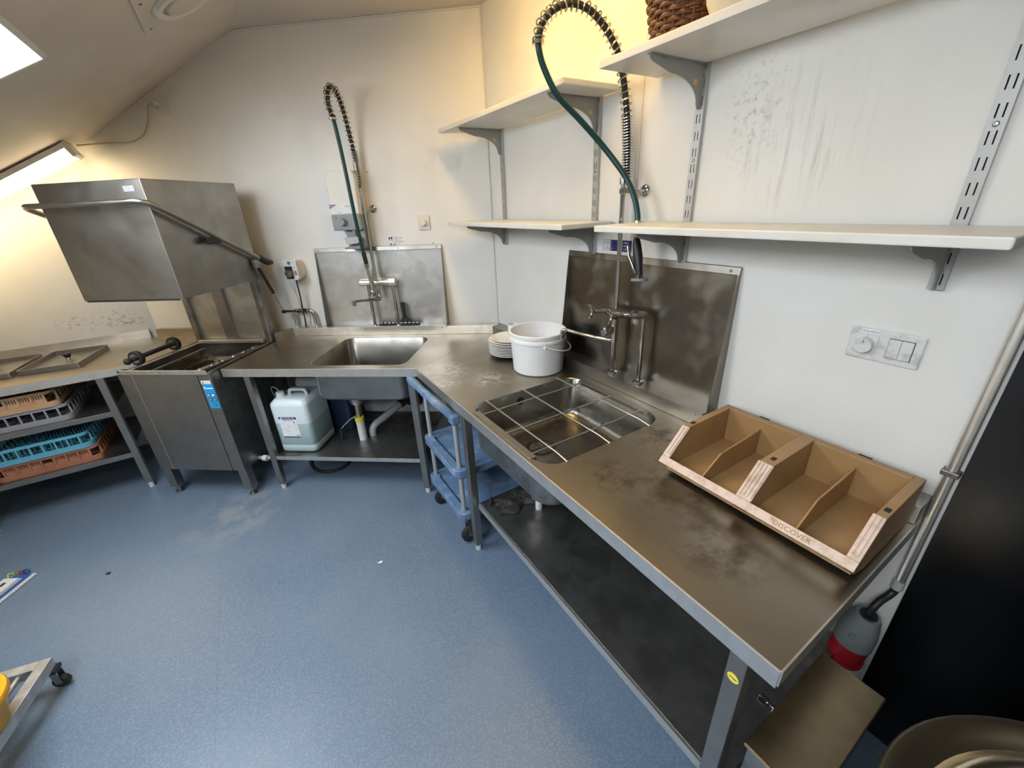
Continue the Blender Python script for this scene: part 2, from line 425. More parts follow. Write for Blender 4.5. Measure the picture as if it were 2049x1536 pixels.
def tag(o, label=None, cat=None, group=None, kind=None):
    if label: o['label'] = label
    if cat: o['category'] = cat
    if group: o['group'] = group
    if kind: o['kind'] = kind
    return o

def thing(name, label, cat, base, frame=None, group=None, rot=0.0):
    o = bpy.data.objects.new(name, None); COL.objects.link(o); o.empty_display_size = 0.05
    o.location = dpt(*base) if frame == 'D' else base
    o.rotation_euler = (0, 0, -TH if frame == 'D' else rot)
    BASE[o] = Vector(base)
    return tag(o, label, cat, group)

def text(parent, body, size, org, xd, yd, m, name='lettering', extrude=0.0, align='LEFT', shear=0.0):
    cu = bpy.data.curves.new('text', 'FONT'); cu.body = body; cu.size = size; cu.align_x = align; cu.extrude = extrude; cu.shear = shear
    cu.resolution_u = 2
    to = bpy.data.objects.new('text', cu)
    me = bpy.data.meshes.new_from_object(to)
    bpy.data.objects.remove(to); bpy.data.curves.remove(cu)
    xd = Vector(xd).normalized(); yd = Vector(yd).normalized(); zd = xd.cross(yd); org = Vector(org) - Vector(BASE[parent])
    for v in me.vertices:
        c = v.co.copy(); v.co = org + xd * c.x + yd * c.y + zd * c.z
    me.materials.clear(); me.materials.append(MT[m]); me.name = name
    o = bpy.data.objects.new(name, me); COL.objects.link(o); o.parent = parent; BASE[o] = BASE[parent]
    return o

def struct(name, mb, m, parent=None, **k):
    o = mb.build(name, m, parent, **k)
    if parent is None: o['kind'] = 'structure'
    return o

# ================================================================== THE ROOM
fl0 = struct('floor', MB().box(XK - .1, XR + .1, YN - .1, YF + .1, -0.08, -0.002), 'floor')
MB().box(XK - .1, -.5325, YN - .1, YF + .1, -0.002, 0).build('vinyl_sheet', 'floor', fl0)
MB().box(-.5321, XR + .1, YN - .1, YF + .1, -0.002, 0).build('vinyl_sheet', 'floor', fl0)
# right wall: backing with two board panels and a fine joint
wr = struct('wall_right', MB().box(XR + .004, XR + .12, YN - .1, 2.62, 0, ZC + .05), 'wall')
MB().box(XR, XR + .004, YN, 1.312, 0, ZC).build('wall_panel', 'panel', wr)
MB().box(XR, XR + .004, 1.3145, 2.545, 0, ZC).build('wall_panel', 'panel', wr)
# back wall (diagonal), outline follows the ceiling; coordinates (s, z)
sR = -0.4086
sL = -3.175
def s_x(s): return dpt(s, ND).x
poly = [(sR + .02, 0), (sR + .02, ZC)]
s_break = -(1.8635)
for i in range(41):
    s = sR - .01 + (sL - sR) * i / 40
    poly.append((s, zs(s_x(s)) + .002))
poly.append((sL, 0))
struct('wall_back', MB().prism([(a, b) for a, b in poly], ND, ND + .1, 'y'), 'wall_b', base=(sR, ND, 0), frame='D')
# left wall
poly = [(-0.735, 0), (-0.735, zs(-0.735) + .01), (XK, zs(XK) + .01), (XK, 0)]
struct('wall_left', MB().prism(poly, YF, YF + .1, 'y'), 'wall_l')
struct('wall_knee', MB().box(XK - .1, XK, YN - .1, YF + .1, 0, zs(XK) + .05), 'wall')
struct('wall_near', MB().box(XK - .1, XR + .1, YN - .1, YN, 0, ZC + .05), 'wall')
# ceiling: flat part and slope with skylight openings
cl = struct('ceiling', MB().box(XB, XR + .1, YN - .1, YF + .1, ZC, ZC + .06), 'ceil')
xs = [XK - .1, SKY[0][0], SKY[0][1], XB]
ys = [YN - .1, SKY[1][2], SKY[1][3], SKY[0][2], SKY[0][3], YF + .1]
mb = MB()
for i in range(3):
    for j in range(5):
        if i == 1 and j in (1, 3): continue
        a, b, c, d = xs[i], xs[i + 1], ys[j], ys[j + 1]
        def zz(x): return ZC + SL * (x - XB)
        mb.hexa([(a, c, zz(a)), (b, c, zz(b)), (b, d, zz(b)), (a, d, zz(a)),
                 (a, c, zz(a) + .06), (b, c, zz(b) + .06), (b, d, zz(b) + .06), (a, d, zz(a) + .06)])
mb.build('slope', 'ceil', cl)
for k, (x0, x1, y0, y1) in enumerate(SKY):
    # reveal (shaft) and window above the opening; the second window is added
    mb = MB(); t = 0.02
    x0 += .004; x1 -= .004; y0 += .004; y1 -= .004
    def q(x, y, o): return slp(x, y, o)
    for (ax, ay, bx, by) in ((x0, y0, x1, y0), (x1, y0, x1, y1), (x1, y1, x0, y1), (x0, y1, x0, y0)):
        mx = -t if ax == bx == x0 else (t if ax == bx == x1 else 0)
        my = -t if ay == by == y0 else (t if ay == by == y1 else 0)
        mb.hexa([q(ax, ay, .001), q(bx, by, .001), q(bx + mx, by + my, .001), q(ax + mx, ay + my, .001),
                 q(ax, ay, -.30), q(bx, by, -.30), q(bx + mx, by + my, -.30), q(ax + mx, ay + my, -.30)])
    w = struct('window_%d' % (k + 1), mb, 'wall')
    fr = MB(); e = 0.05
    for (ax, bx, ay, by) in ((x0, x1, y0, y0 + e), (x0, x1, y1 - e, y1), (x0, x0 + e, y0, y1), (x1 - e, x1, y0, y1)):
        fr.hexa([q(ax, ay, -.25), q(bx, ay, -.25), q(bx, by, -.25), q(ax, by, -.25), q(ax, ay, -.29), q(bx, ay, -.29), q(bx, by, -.29), q(ax, by, -.29)])
    fr.build('window_frame', 'white_plastic', w)
    MB().hexa([q(x0, y0, -.265), q(x1, y0, -.265), q(x1, y1, -.265), q(x0, y1, -.265), q(x0, y0, -.27), q(x1, y0, -.27), q(x1, y1, -.27), q(x0, y1, -.27)]).build('pane', 'glass', w)
# sealant strips in the edges of the back wall
mb = MB()
pts = [dpt(sR - .003, ND - .003, .0), dpt(sR - .003, ND - .003, ZC)]
mb.tube(pts, .004, 6)
struct('trim_1', mb, 'seal')
mb = MB()
P = [dpt(sR - (sR + 3.17) * i / 24, ND - .004, zs(s_x(sR - (sR + 3.17) * i / 24)) - .004) for i in range(25)]
mb.tube(P, .007, 6)
struct('trim_2', mb, 'seal')

# ================================================================== LEFT TABLE
Z0 = ZT
tb = thing('steel_side_table', 'long stainless steel table with two undershelves along the left wall', 'table', (-1.35, 3.8, 0))
far_c = ((2.83 - NAX.y * 4.19) / NAX.x, 4.19)
pA = dpt(-2.665, 2.83)
out = [(-2.05, 3.41), ((NAX.x * 0 + (SAX.x * -2.665 + NAX.x * (3.41 + SAX.x * 0)) * 0) - 0.728, 3.41), (pA.x, pA.y), far_c, (-2.05, 4.19)]
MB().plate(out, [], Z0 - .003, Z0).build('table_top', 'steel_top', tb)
MB().box(-2.05, -0.735, 3.408, 3.412, Z0 - .05, Z0 - .001).build('front_edge', 'lip', tb)
MB().box(-2.05, far_c[0], 4.19, 4.225, Z0, Z0 + .06).build('upstand', 'lip', tb)
a0, a1 = dpt(-3.125, 2.83), dpt(-2.665, 2.83); b0, b1 = dpt(-3.125, 2.87), dpt(-2.665, 2.87)
MB().hexa([(a0.x, a0.y, Z0), (a1.x, a1.y, Z0), (b1.x, b1.y, Z0), (b0.x, b0.y, Z0), (a0.x, a0.y, Z0 + .06), (a1.x, a1.y, Z0 + .06), (b1.x, b1.y, Z0 + .06), (b0.x, b0.y, Z0 + .06)]).build('upstand', 'steel', tb)
for z in (.615, .30):
    MB().box(-2.05, -0.985, 3.425, 4.16, z - .035, z).build('shelf', 'steel', tb, bevel=.002)
for x, y in ((-0.97, 3.445), (-1.745, 3.445), (-0.97, 4.13), (-1.745, 4.13)):
    lg = MB().box(x - .02, x + .02, y - .02, y + .02, .045, Z0 - .003).build('leg', 'steel', tb, bevel=.003)
    MB().cyl((x, y, 0), (x, y, .05), .016, .018, 12).build('foot', 'white_plastic', lg, smooth=40)

def pan_lid(cx, cy, rot, label):
    t = thing('pan_lid', label, 'lid', (cx, cy, Z0), rot=rot, group='steel lids on the left table')
    BASE[t] = Vector((0, 0, 0))
    w, d, h = .15, .215, .032
    lo = [(x, y) for x, y in rrect(-w, w, -d, d, .008, 3)]
    li = [(x, y) for x, y in rrect(-w + .006, w - .006, -d + .006, d - .006, .006, 3)]
    mb = MB()
    mb.loops([[(x, y, .001) for x, y in lo], [(x, y, h) for x, y in lo], [(x, y, h) for x, y in li], [(x, y, .006) for x, y in li]], True, True)
    mb.build('tray', 'steel', t)
    MB().lathe([(.0, .006), (.012, .006), (.009, .018), (.006, .022), (0, .022)], (0, .02, 0), 14).build('knob_stem', 'chrome', t, smooth=40)
    MB().lathe([(0, .022), (.014, .022), (.024, .046), (.022, .050), (0, .051)], (0, .02, 0), 16).build('knob', 'black', t, smooth=40)
    return t
pan_lid(-1.185, 3.815, -.16, 'rectangular steel lid with black knob nearest the dishwasher on left table')
pan_lid(-1.525, 3.84, -.07, 'rectangular steel lid with black knob cut by the left picture edge')

# ------------------------------------------------------------------ dish racks
def dish_rack(x1, y0, z, m, label, pegs=False, slots=False, rot=0.0):
    S = .50; H = .102
    t = thing('dish_rack', label, 'dish rack', (x1 - S, y0, z), group='plastic dish racks under the left table', rot=rot)
    BASE[t] = Vector((0, 0, 0))
    mb = MB()
    def band(z0, z1, o=0.0, th=.006):
        a = rrect(o, S - o, o, S - o, .045 - o * .5, 4); b = rrect(o + th, S - o - th, o + th, S - o - th, .04 - o * .5, 4)
        mb.loops([[(x, y, z0) for x, y in a], [(x, y, z1) for x, y in a], [(x, y, z1) for x, y in b], [(x, y, z0) for x, y in b], [(x, y, z0) for x, y in a]])
    band(0, .032, 0.0, .010)
    band(.084, H, .004, .008)
    k = 7
    for i in range(k + 1):
        u = .05 + (S - .1) * i / k
        for (ax, bx, ay, by) in ((u - .004, u + .004, .003, .012), (u - .004, u + .004, S - .012, S - .003), (.003, .012, u - .004, u + .004), (S - .012, S - .003, u - .004, u + .004)):
            mb.box(ax, bx, ay, by, .03, .086)
    if slots:   # recessed cheek with groups of narrow slots above
        for side in (0, 1):
            y = .012 if side == 0 else S - .016
            mb.box(.05, S - .05, y, y + .004, .03, .056)
            mb.box(y, y + .004, .05, S - .05, .03, .056)
            for i in range(35):
                u = .0575 + .385 * i / 34
                if i in (15, 16, 17, 18, 19): continue
                mb.box(u - .0035, u + .0035, y, y + .004, .056, .086)
                mb.box(y, y + .004, u - .0035, u + .0035, .056, .086)
    for i in range(11):
        u = .03 + (S - .06) * i / 10
        mb.box(u - .002, u + .002, .02, S - .02, .002, .012); mb.box(.02, S - .02, u - .002, u + .002, .002, .012)
    mb.build('rack_frame', m, t, smooth=30)
    if pegs:
        pm = MB()
        for i in range(9):
            for j in range(9):
                pm.cyl((.06 + .0475 * i, .06 + .0475 * j, .01), (.06 + .0475 * i, .06 + .0475 * j, .092), .006, .002, 6)
        tag(pm.build('pegs', m, t, smooth=40), kind='stuff')
    return t
dish_rack(-1.175, 3.455, .616, 'rack_grey', 'grey dish rack with square windows under the beige rack')
dish_rack(-1.20, 3.45, .720, 'rack_beige', 'beige slotted dish rack on top of the grey rack', slots=True)
dish_rack(-1.135, 3.455, .301, 'rack_red', 'terracotta slotted dish rack on the lowest table shelf', slots=True)
dish_rack(-1.15, 3.45, .405, 'rack_blue', 'light blue pegged dish rack on top of the terracotta rack', pegs=True)

# ================================================================== DISHWASHER (frame D, s = -u)
dw = thing('hood_dishwasher', 'stainless steel hood dishwasher with raised hood in the corner', 'dishwasher', (-2.34, 2.36, 0), 'D')
A, B, F0, F1 = -2.645, -2.032, 2.05, 2.68
Zb, Zt = .21, .905
# front in three panels with visible seams, sides, back
MB().box(A, -2.548, F0, F0 + .02, Zb, Zt - .012).build('front_panel', 'steel', dw, bevel=.0025)
MB().box(-2.545, -2.120, F0 - .001, F0 + .02, Zb, Zt - .012).build('front_panel', 'steel', dw, bevel=.0025)
MB().box(-2.115, B, F0, F0 + .02, Zb, Zt - .012).build('front_panel', 'steel', dw, bevel=.0025)
MB().box(-2.5485, -2.545, F0 - .0022, F0 + .01, Zb, Zt - .012).build('seam_edge', 'lip', dw)
MB().box(-2.120, -2.115, F0 + .006, F0 + .019, Zb, Zt - .012).build('seam_gap', 'dark', dw)
MB().box(A, A + .012, F0 + .02, F1, Zb, Zt).build('side_panel', 'steel', dw)
MB().box(B - .012, B, F0 + .02, F1, Zb, Zt).build('side_panel', 'steel_dark', dw)
MB().box(A, B, F1 - .012, F1, Zb, Zt).build('rear_panel', 'steel', dw)
MB().box(A + .012, B - .012, F0 + .02, F1 - .012, Zb, Zb + .012).build('bottom_panel', 'steel', dw)
# rim round the tank
mb = MB()
o = rrect(A, B, F0 - .004, F1, .01, 2); i_ = rrect(A + .045, B - .03, F0 + .022, F1 - .045, .012, 2)
mb.plate(o, [i_], Zt - .012, Zt)
mb.build('rim', 'steel', dw, bevel=.002)
MB().box(A + .03, B - .012, F0 - .006, F0 - .002, Zt - .006, Zt + .022).build('front_strip', 'lip', dw, bevel=.001)
for s in (-2.56, -2.34, -2.12):
    MB().cyl((s, F0 - .009, Zt + .010), (s, F0 - .005, Zt + .010), .005, seg=8).build('screw', 'steel_dark', dw)
# tank interior
mb = MB()
li = rrect(A + .045, B - .03, F0 + .022, F1 - .045, .012, 2)
l2 = rrect(A + .085, B - .07, F0 + .06, F1 - .08, .02, 2)
mb.loops([[(x, y, Zt - .002) for x, y in li], [(x, y, Zt - .10) for x, y in li], [(x, y, Zt - .12) for x, y in l2], [(x, y, .55) for x, y in l2]], False, True)
mb.build('tank', 'tank', dw, smooth=30)
for s in (A + .085, B - .095):
    MB().box(s, s + .02, F0 + .06, F1 - .06, Zt - .045, Zt - .03).build('rack_rail', 'steel', dw, bevel=.002)
arm = MB().hexa([(-2.235, 2.12, Zt - .040), (-2.19, 2.12, Zt - .040), (-2.09, 2.60, Zt - .030), (-2.13, 2.60, Zt - .030),
                 (-2.235, 2.12, Zt - .022), (-2.19, 2.12, Zt - .022), (-2.09, 2.60, Zt - .012), (-2.13, 2.60, Zt - .012)]).build('wash_arm', 'steel', dw, bevel=.003)
for i in range(6):
    t = .10 + i * .16
    MB().cyl((-2.2125 + .1025 * t, 2.12 + .48 * t, Zt - .024 + .01 * t), (-2.2125 + .1025 * t, 2.12 + .48 * t, Zt - .014 + .01 * t), .009, .006, 8).build('nozzle', 'chrome', arm)
MB().cyl((-2.18, 2.29, Zt - .08), (-2.18, 2.29, Zt - .004), .022, .016, 14).build('arm_hub', 'steel', dw, smooth=40)
# columns and splash back behind
for s0, s1 in ((A + .01, A + .05), (B - .05, B - .01)):
    MB().box(s0, s1, 2.655, 2.72, Zt - .02, 1.86).build('column', 'steel_dark', dw, bevel=.004)
MB().box(A + .05, B - .05, 2.675, 2.69, Zt, 1.86).build('back_panel', 'steel_panel', dw)
MB().box(-2.39, -2.31, 2.655, 2.676, Zt, 1.86).build('back_strip', 'steel', dw, bevel=.003)
MB().box(A + .05, B - .06, 2.625, 2.665, Zt, Zt + .022).build('back_ledge', 'lip', dw, bevel=.003)
# hood: open-bottomed box
HA, HB, HF, HR, H0, H1 = -2.634, -2.022, 2.053, 2.705, 1.345, 1.938
mb = MB()
lo = [(HA, HF), (HB, HF), (HB, HR), (HA, HR)]
li = [(HA + .014, HF + .014), (HB - .014, HF + .014), (HB - .014, HR - .05), (HA + .014, HR - .05)]
mb.loops([[(x, y, H1 - .016) for x, y in li], [(x, y, H0) for x, y in li], [(x, y, H0) for x, y in lo], [(x, y, H1) for x, y in lo]], True, True)
hood = mb.build('hood', 'steel', dw, bevel=.004)
MB().box(HB - .105, HB - .045, HF - .002, HF, H1 - .055, H1 - .03).build('type_plate', 'grey_light', hood)
for i in range(3):
    MB().box(HB - .100 + i * .019, HB - .087 + i * .019, HF - .0025, HF - .001, H1 - .052, H1 - .034).build('print_block', 'ink_grey', hood)
MB().box(HA + .02, HB - .02, HF - .004, HF + .0, H0 - .006, H0 + .004).build('seal_strip', 'rubber', hood)
# lifting handle: U-shaped tube
hz, hn = 1.835, 1.985
P = [(-1.985, 2.73, 1.462), (-1.985, 2.40, 1.632), (-1.985, 2.10, 1.787), (-1.992, 2.02, 1.824), (-2.03, 1.99, 1.836), (-2.10, hn, hz),
     (-2.34, hn, hz), (-2.58, hn, hz), (-2.645, 1.995, 1.834), (-2.672, 2.03, 1.82), (-2.675, 2.12, 1.777), (-2.675, 2.40, 1.632), (-2.675, 2.73, 1.462)]
hd = MB().tube(catmull(P, 5), .0135, 10).build('handle', 'steel', dw, smooth=60)
for s in (-1.985, -2.675):
    sg = 1 if s > -2.3 else -1
    MB().tube([(s, 2.69, 1.485), (s + .004 * sg, 2.76, 1.447), (s + .004 * sg, 2.80, 1.44)], [.017, .022, .015], 10).build('handle_end', 'black', hd, smooth=50)
    MB().box(s - .012 - .012 * (1 + sg) / 2, s + .012 * (1 - sg) / 2 + .0, 2.64, 2.72, 1.42, 1.475).build('pivot_plate', 'steel', dw, bevel=.003)
    MB().box(s - .008, s + .008, 2.30, 2.40, 1.605, 1.645).build('handle_clip', 'black', hd, bevel=.004)
    st = MB().cyl((s - .015 * sg, 2.675, 1.43), (s - .005 * sg, 2.745, 1.235), .011, seg=12).build('gas_strut', 'black', dw, smooth=50)
    MB().cyl((s - .005 * sg, 2.742, 1.245), (s, 2.79, 1.10), .005, seg=8).build('strut_rod', 'steel_dark', st, smooth=50)
    MB().lathe([(0, -.014), (.013, -.01), (.013, .01), (0, .014)], (s, 2.795, 1.09), 10, 'x').build('strut_end', 'black', st, smooth=50)
# control panel
cp = MB().box(-2.101, -2.035, F0 - .003, F0, .675, .835).build('control_panel', 'cyan', dw, bevel=.001)
MB().box(-2.103, -2.042, F0 - .003, F0, .838, .858).build('maker_label', 'paper', dw)
for s, z, m in ((-2.083, .765, 'grey_light'), (-2.054, .765, 'white_plastic'), (-2.080, .735, 'grey_plastic'), (-2.052, .735, 'grey_plastic'), (-2.066, .702, 'grey_plastic')):
    MB().box(s - .0115, s + .0115, F0 - .0042, F0 - .003, z - .010, z + .010).build('button_frame', 'navy', cp, bevel=.001)
    MB().box(s - .0085, s + .0085, F0 - .0055, F0 - .004, z - .007, z + .007).build('button', m, cp, bevel=.001)
MB().box(-2.084, -2.040, F0 - .0036, F0 - .003, .806, .813).build('print_bar', 'paper', cp)
MB().box(-2.097, -2.089, F0 - .0036, F0 - .003, .804, .820).build('print_block', 'paper', cp)
MB().prism([(-2.096, .842), (-2.087, .842), (-2.087, .855), (-2.091, .853)], F0 - .0036, F0 - .003, 'y').build('print_block', 'navy', dw)
MB().box(-2.082, -2.048, F0 - .0036, F0 - .003, .846, .850).build('print_bar', 'ink_grey', dw)
# legs
for s, n in ((A + .03, F0 + .035), (B - .03, F0 + .035), (A + .03, F1 - .035), (B - .03, F1 - .035)):
    lg = MB().box(s - .029, s + .029, n - .03, n + .03, .055, Zb + .002).build('leg', 'steel', dw, bevel=.004)
    MB().lathe([(.0, 0), (.024, 0), (.024, .006), (.010, .012), (.010, .058), (0, .058)], (s, n, 0), 12).build('foot', 'steel_dark', lg, smooth=40)
# drain coupling on the right side, low down
dr = MB().tube([(B - .01, 2.20, .215), (-1.99, 2.20, .21), (-1.955, 2.21, .207), (-1.90, 2.26, .205)], .013, 10).build('drain_pipe', 'pipe_grey', dw, smooth=50)
MB().cyl((-2.005, 2.20, .212), (-1.975, 2.20, .209), .021, seg=12).build('coupling', 'white_plastic', dr, smooth=40)

rb = thing('roller_bar', 'black bar with two round rubber discs resting on the dishwasher rim', 'bar', (-2.625, 2.30, .90), 'D')
P0, P1 = Vector((-2.622, 2.14, .956)), Vector((-2.632, 2.475, .958))
MB().cyl(P0, P1, .015, seg=12).build('bar', 'rubber', rb, smooth=50)
d = (P1 - P0).normalized()
for c in (P0 + d * .045, P1 - d * .005):
    w = MB().cyl(c - d * .014, c + d * .014, .046, seg=28).build('disc', 'rubber', rb, smooth=40, bevel=.004)
    MB().cyl(c - d * .0165, c + d * .0165, .030, seg=20).build('disc_hub', 'chrome', w, smooth=40)
MB().lathe([(0, -.018), (.016, -.012), (.022, .0), (.016, .014), (0, .02)], tuple(P0 - d * .02), 14, 'y').build('grip', 'rubber', rb, smooth=50)
tg = MB().box(-2.655, -2.62, 2.062, 2.10, .905, .916).build('small_catch', 'black', rb, bevel=.003)

# ================================================================== BACK COUNTER (frame D)
def bowl(t, hole, depth, ztop, m, inset=.03):
    """sink bowl: hole is a list of (x, y); lofted inward to the bottom, with an outer skin"""
    cx = sum(p[0] for p in hole) / len(hole); cy = sum(p[1] for p in hole) / len(hole)
    ex = max(abs(p[0] - cx) for p in hole); ey = max(abs(p[1] - cy) for p in hole)
    def sc(k, z): return [(cx + (x - cx) * (1 - k / ex), cy + (y - cy) * (1 - k / ey), z) for x, y in hole]
    L = [sc(0, ztop), sc(.004, ztop - .004), sc(.008, ztop - depth * .80), sc(.014, ztop - depth * .90), sc(.030, ztop - depth * .97), sc(.055, ztop - depth)]
    return L, (cx, cy)

bc = thing('sink_counter', 'stainless steel counter with one deep sink along the back wall', 'counter', (-1.35, 2.45, 0), 'D')
hole = rrect(-1.505, -.885, 2.185, 2.735, .07, 6)
outl = [(-2.022, 2.128), (-.792, 2.128), (-.447, 2.80), (-1.96, 2.80), (-2.022, 2.68)]
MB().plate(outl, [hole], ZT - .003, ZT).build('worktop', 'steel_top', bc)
MB().box(-2.022, -.792, 2.125, 2.129, ZT - .05, ZT + .001).build('front_edge', 'lip', bc, bevel=.001)
L, c = bowl(bc, hole, .25, ZT, 'steel')
snk = MB().loops(L + [], False, True).build('sink_bowl', 'sink_back', bc, smooth=50)
Lo = [[(c[0] + (x - c[0]) * 1.012, c[1] + (y - c[1]) * 1.012, z - .003) for x, y, z in l] for l in L]
MB().loops(Lo, False, True).build('bowl_shell', 'steel', snk, smooth=50)
MB().lathe([(0, -.001), (.045, .001), (.05, .003)], (-1.2, 2.5, ZT - .25), 20).build('drain_ring', 'chrome', snk, smooth=40)
# upstand: box profile behind the worktop
MB().box(-1.96, -.4, 2.80, 2.885, ZT, ZT + .06).build('upstand', 'lip', bc, bevel=.002)
MB().hexa([(-2.028, 2.68, ZT), (-2.022, 2.68, ZT), (-1.95, 2.80, ZT), (-1.97, 2.82, ZT), (-2.028, 2.68, ZT + .06), (-2.022, 2.68, ZT + .06), (-1.95, 2.80, ZT + .06), (-1.97, 2.82, ZT + .06)]).build('upstand', 'steel', bc)
MB().plate([(-1.86, 2.145), (-.865, 2.145), (-.865, 2.80), (-1.86, 2.80)], [[(-1.354 + .035 * cos(a * pi / 8), 2.389 + .035 * sin(a * pi / 8)) for a in range(16)]], .262, .265).build('undershelf', 'steel_dark', bc)
MB().box(-1.86, -.865, 2.143, 2.147, .238, .264).build('shelf_edge', 'lip', bc)
for s, n in ((-1.88, 2.155), (-.845, 2.155), (-1.88, 2.77), (-.845, 2.77)):
    lg = MB().box(s - .02, s + .02, n - .02, n + .02, .04, ZT - .003).build('leg', 'steel', bc, bevel=.003)
    MB().cyl((s, n, 0), (s, n, .045), .015, .018, 12).build('foot', 'white_plastic', lg, smooth=40)
# drain under the bowl
dp = MB().lathe([(.0, .65), (.055, .648), (.055, .565), (.045, .545), (.03, .54)], (-1.345, 2.395, 0), 20).build('drain_cup', 'steel', bc, smooth=40)
MB().cyl((-1.35, 2.392, .545), (-1.352, 2.39, .44), .021, seg=14).build('drain_valve', 'brass', dp, smooth=40)
MB().cyl((-1.352, 2.39, .44), (-1.353, 2.39, .405), .032, seg=14).build('yellow_ring', 'yellow_sticker', dp, smooth=40)
MB().cyl((-1.353, 2.39, .405), (-1.354, 2.389, .20), .028, seg=14).build('waste_pipe', 'white_plastic', dp, smooth=40)
MB().tube([(-1.365, 2.37, .455), (-1.41, 2.36, .43), (-1.455, 2.35, .39), (-1.478, 2.35, .365)], .006, 8).build('valve_lever', 'chrome', dp, smooth=50)
MB().tube([(-1.478, 2.35, .372), (-1.486, 2.35, .33), (-1.49, 2.35, .285)], [.009, .012, .010], 8).build('lever_grip', 'black', dp, smooth=50)
bp_ = MB().tube(catmull([(-1.30, 2.44, .22), (-1.30, 2.44, .30), (-1.285, 2.46, .335), (-1.25, 2.51, .355), (-1.13, 2.68, .42)], 6), .026, 14).build('overflow_pipe', 'pipe_grey', bc, smooth=60)
MB().cyl((-1.155, 2.645, .407), (-1.09, 2.735, .442), .033, seg=14).build('pipe_sleeve', 'rubber', bp_, smooth=40)
MB().box(-1.13, -1.02, 2.72, 2.79, .36, .50).build('pipe_wall_box', 'rubber', bp_, bevel=.01)

# ------------------------------------------------------------------ RIGHT COUNTER (world frame)
rc = thing('sink_counter', 'long stainless steel counter with wire-covered sink along the right wall', 'counter', (1.05, 1.2, 0))
hole2 = rrect(.700, 1.312, .948, 1.545, .085, 6)
k0, k1 = dpt(-.790, 2.1285), dpt(-.4455, 2.80)
outl = [(.675, .16), (1.36, .16), (k1.x, k1.y), (k0.x, k0.y)]
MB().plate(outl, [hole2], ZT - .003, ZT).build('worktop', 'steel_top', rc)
MB().box(.672, .677, .16, k0.y - .002, ZT - .05, ZT + .001).build('front_edge', 'lip', rc, bevel=.001)
MB().box(.676, 1.40, .157, .161, ZT - .045, ZT + .002).build('end_edge', 'lip', rc)
L, c = bowl(rc, hole2, .215, ZT, 'steel')
sn2 = MB().loops(L, False, True).build('sink_bowl', 'sink', rc, smooth=50)
Lo = [[(c[0] + (x - c[0]) * 1.012, c[1] + (y - c[1]) * 1.012, z - .003) for x, y, z in l] for l in L]
MB().loops(Lo, False, True).build('bowl_shell', 'steel_dark', sn2, smooth=50)
DX, DY = .962, 1.346
MB().lathe([(.0, -.03), (.05, -.03), (.055, .001), (.068, .002), (.07, .0)], (DX, DY, ZT - .2145), 24).build('drain_well', 'dark', sn2, smooth=40)
MB().tube([(DX - .05, DY, ZT - .212), (DX + .05, DY, ZT - .212)], .003, 6).build('drain_bar', 'steel', sn2)
MB().tube([(DX, DY - .05, ZT - .212), (DX, DY + .05, ZT - .212)], .003, 6).build('drain_bar', 'steel', sn2)
MB().lathe([(.0, .004), (.012, .004), (.02, .0)], (.98, 1.535, ZT - .05), 16, 'y').build('overflow', 'dark', sn2)
MB().lathe([(.0, ZT - .25), (.06, ZT - .22), (.06, .43), (.05, .41), (.0, .408)], (DX - .012, DY, 0), 22).build('drain_cup', 'steel', rc, smooth=40)
MB().cyl((DX - .018, DY, .41), (DX - .018, DY, .31), .018, seg=14).build('waste_pipe', 'white_plastic', rc, smooth=40)
MB().box(1.36, 1.445, .16, 2.47, ZT, ZT + .06).build('upstand', 'steel', rc, bevel=.002)
MB().box(.715, 1.40, .205, 1.555, .30, .33).build('undershelf', 'steel_dark', rc, bevel=.002)
MB().box(.706, .714, .205, 1.555, .296, .331).build('shelf_edge', 'lip', rc)
for x, y in ((.697, 1.585), (.697, .235), (1.38, 1.585), (1.38, .31), (1.38, 2.2)):
    lg = MB().box(x - .02, x + .02, y - .02, y + .02, .04, ZT - .003).build('leg', 'steel', rc, bevel=.003)
    MB().cyl((x, y, 0), (x, y, .045), .015, .018, 12).build('foot', 'white_plastic', lg, smooth=40)
    if (x, y) == (.697, .235):
        st = MB().lathe([(.0, -.0215), (.013, -.0215), (.013, -.0205)], (x, y, .775), 18, 'x').build('round_sticker', 'yellow_sticker', lg)
        MB().box(x - .0222, x - .0216, y - .009, y + .008, .774, .776).build('sticker_print', 'ink', st)

# wire grid lying in the right sink
wg = thing('wire_sink_grid', 'steel wire grid lying across the right sink', 'grid', (1.0, 1.24, ZT))
gz = ZT + .006
for x in (.785, .992, 1.212):
    MB().tube([(x, 1.555, gz + .0), (x, 1.52, gz + .004), (x, 1.0, gz + .004), (x, .965, gz - .0), (x, .938, gz - .003)], .0037, 8).build('long_rod', 'rod', wg, smooth=60)
for y in (1.435, 1.235, 1.055):
    MB().tube([(.712, y, gz - .004), (1.29, y, gz - .004)], .0037, 8).build('cross_rod', 'rod', wg, smooth=60)
MB().box(.690, .716, 1.03, 1.475, ZT - .012, ZT + .004).build('support_strip', 'steel', wg, bevel=.001)
MB().box(1.284, 1.310, 1.03, 1.46, ZT - .012, ZT + .004).build('support_strip', 'steel', wg, bevel=.001)

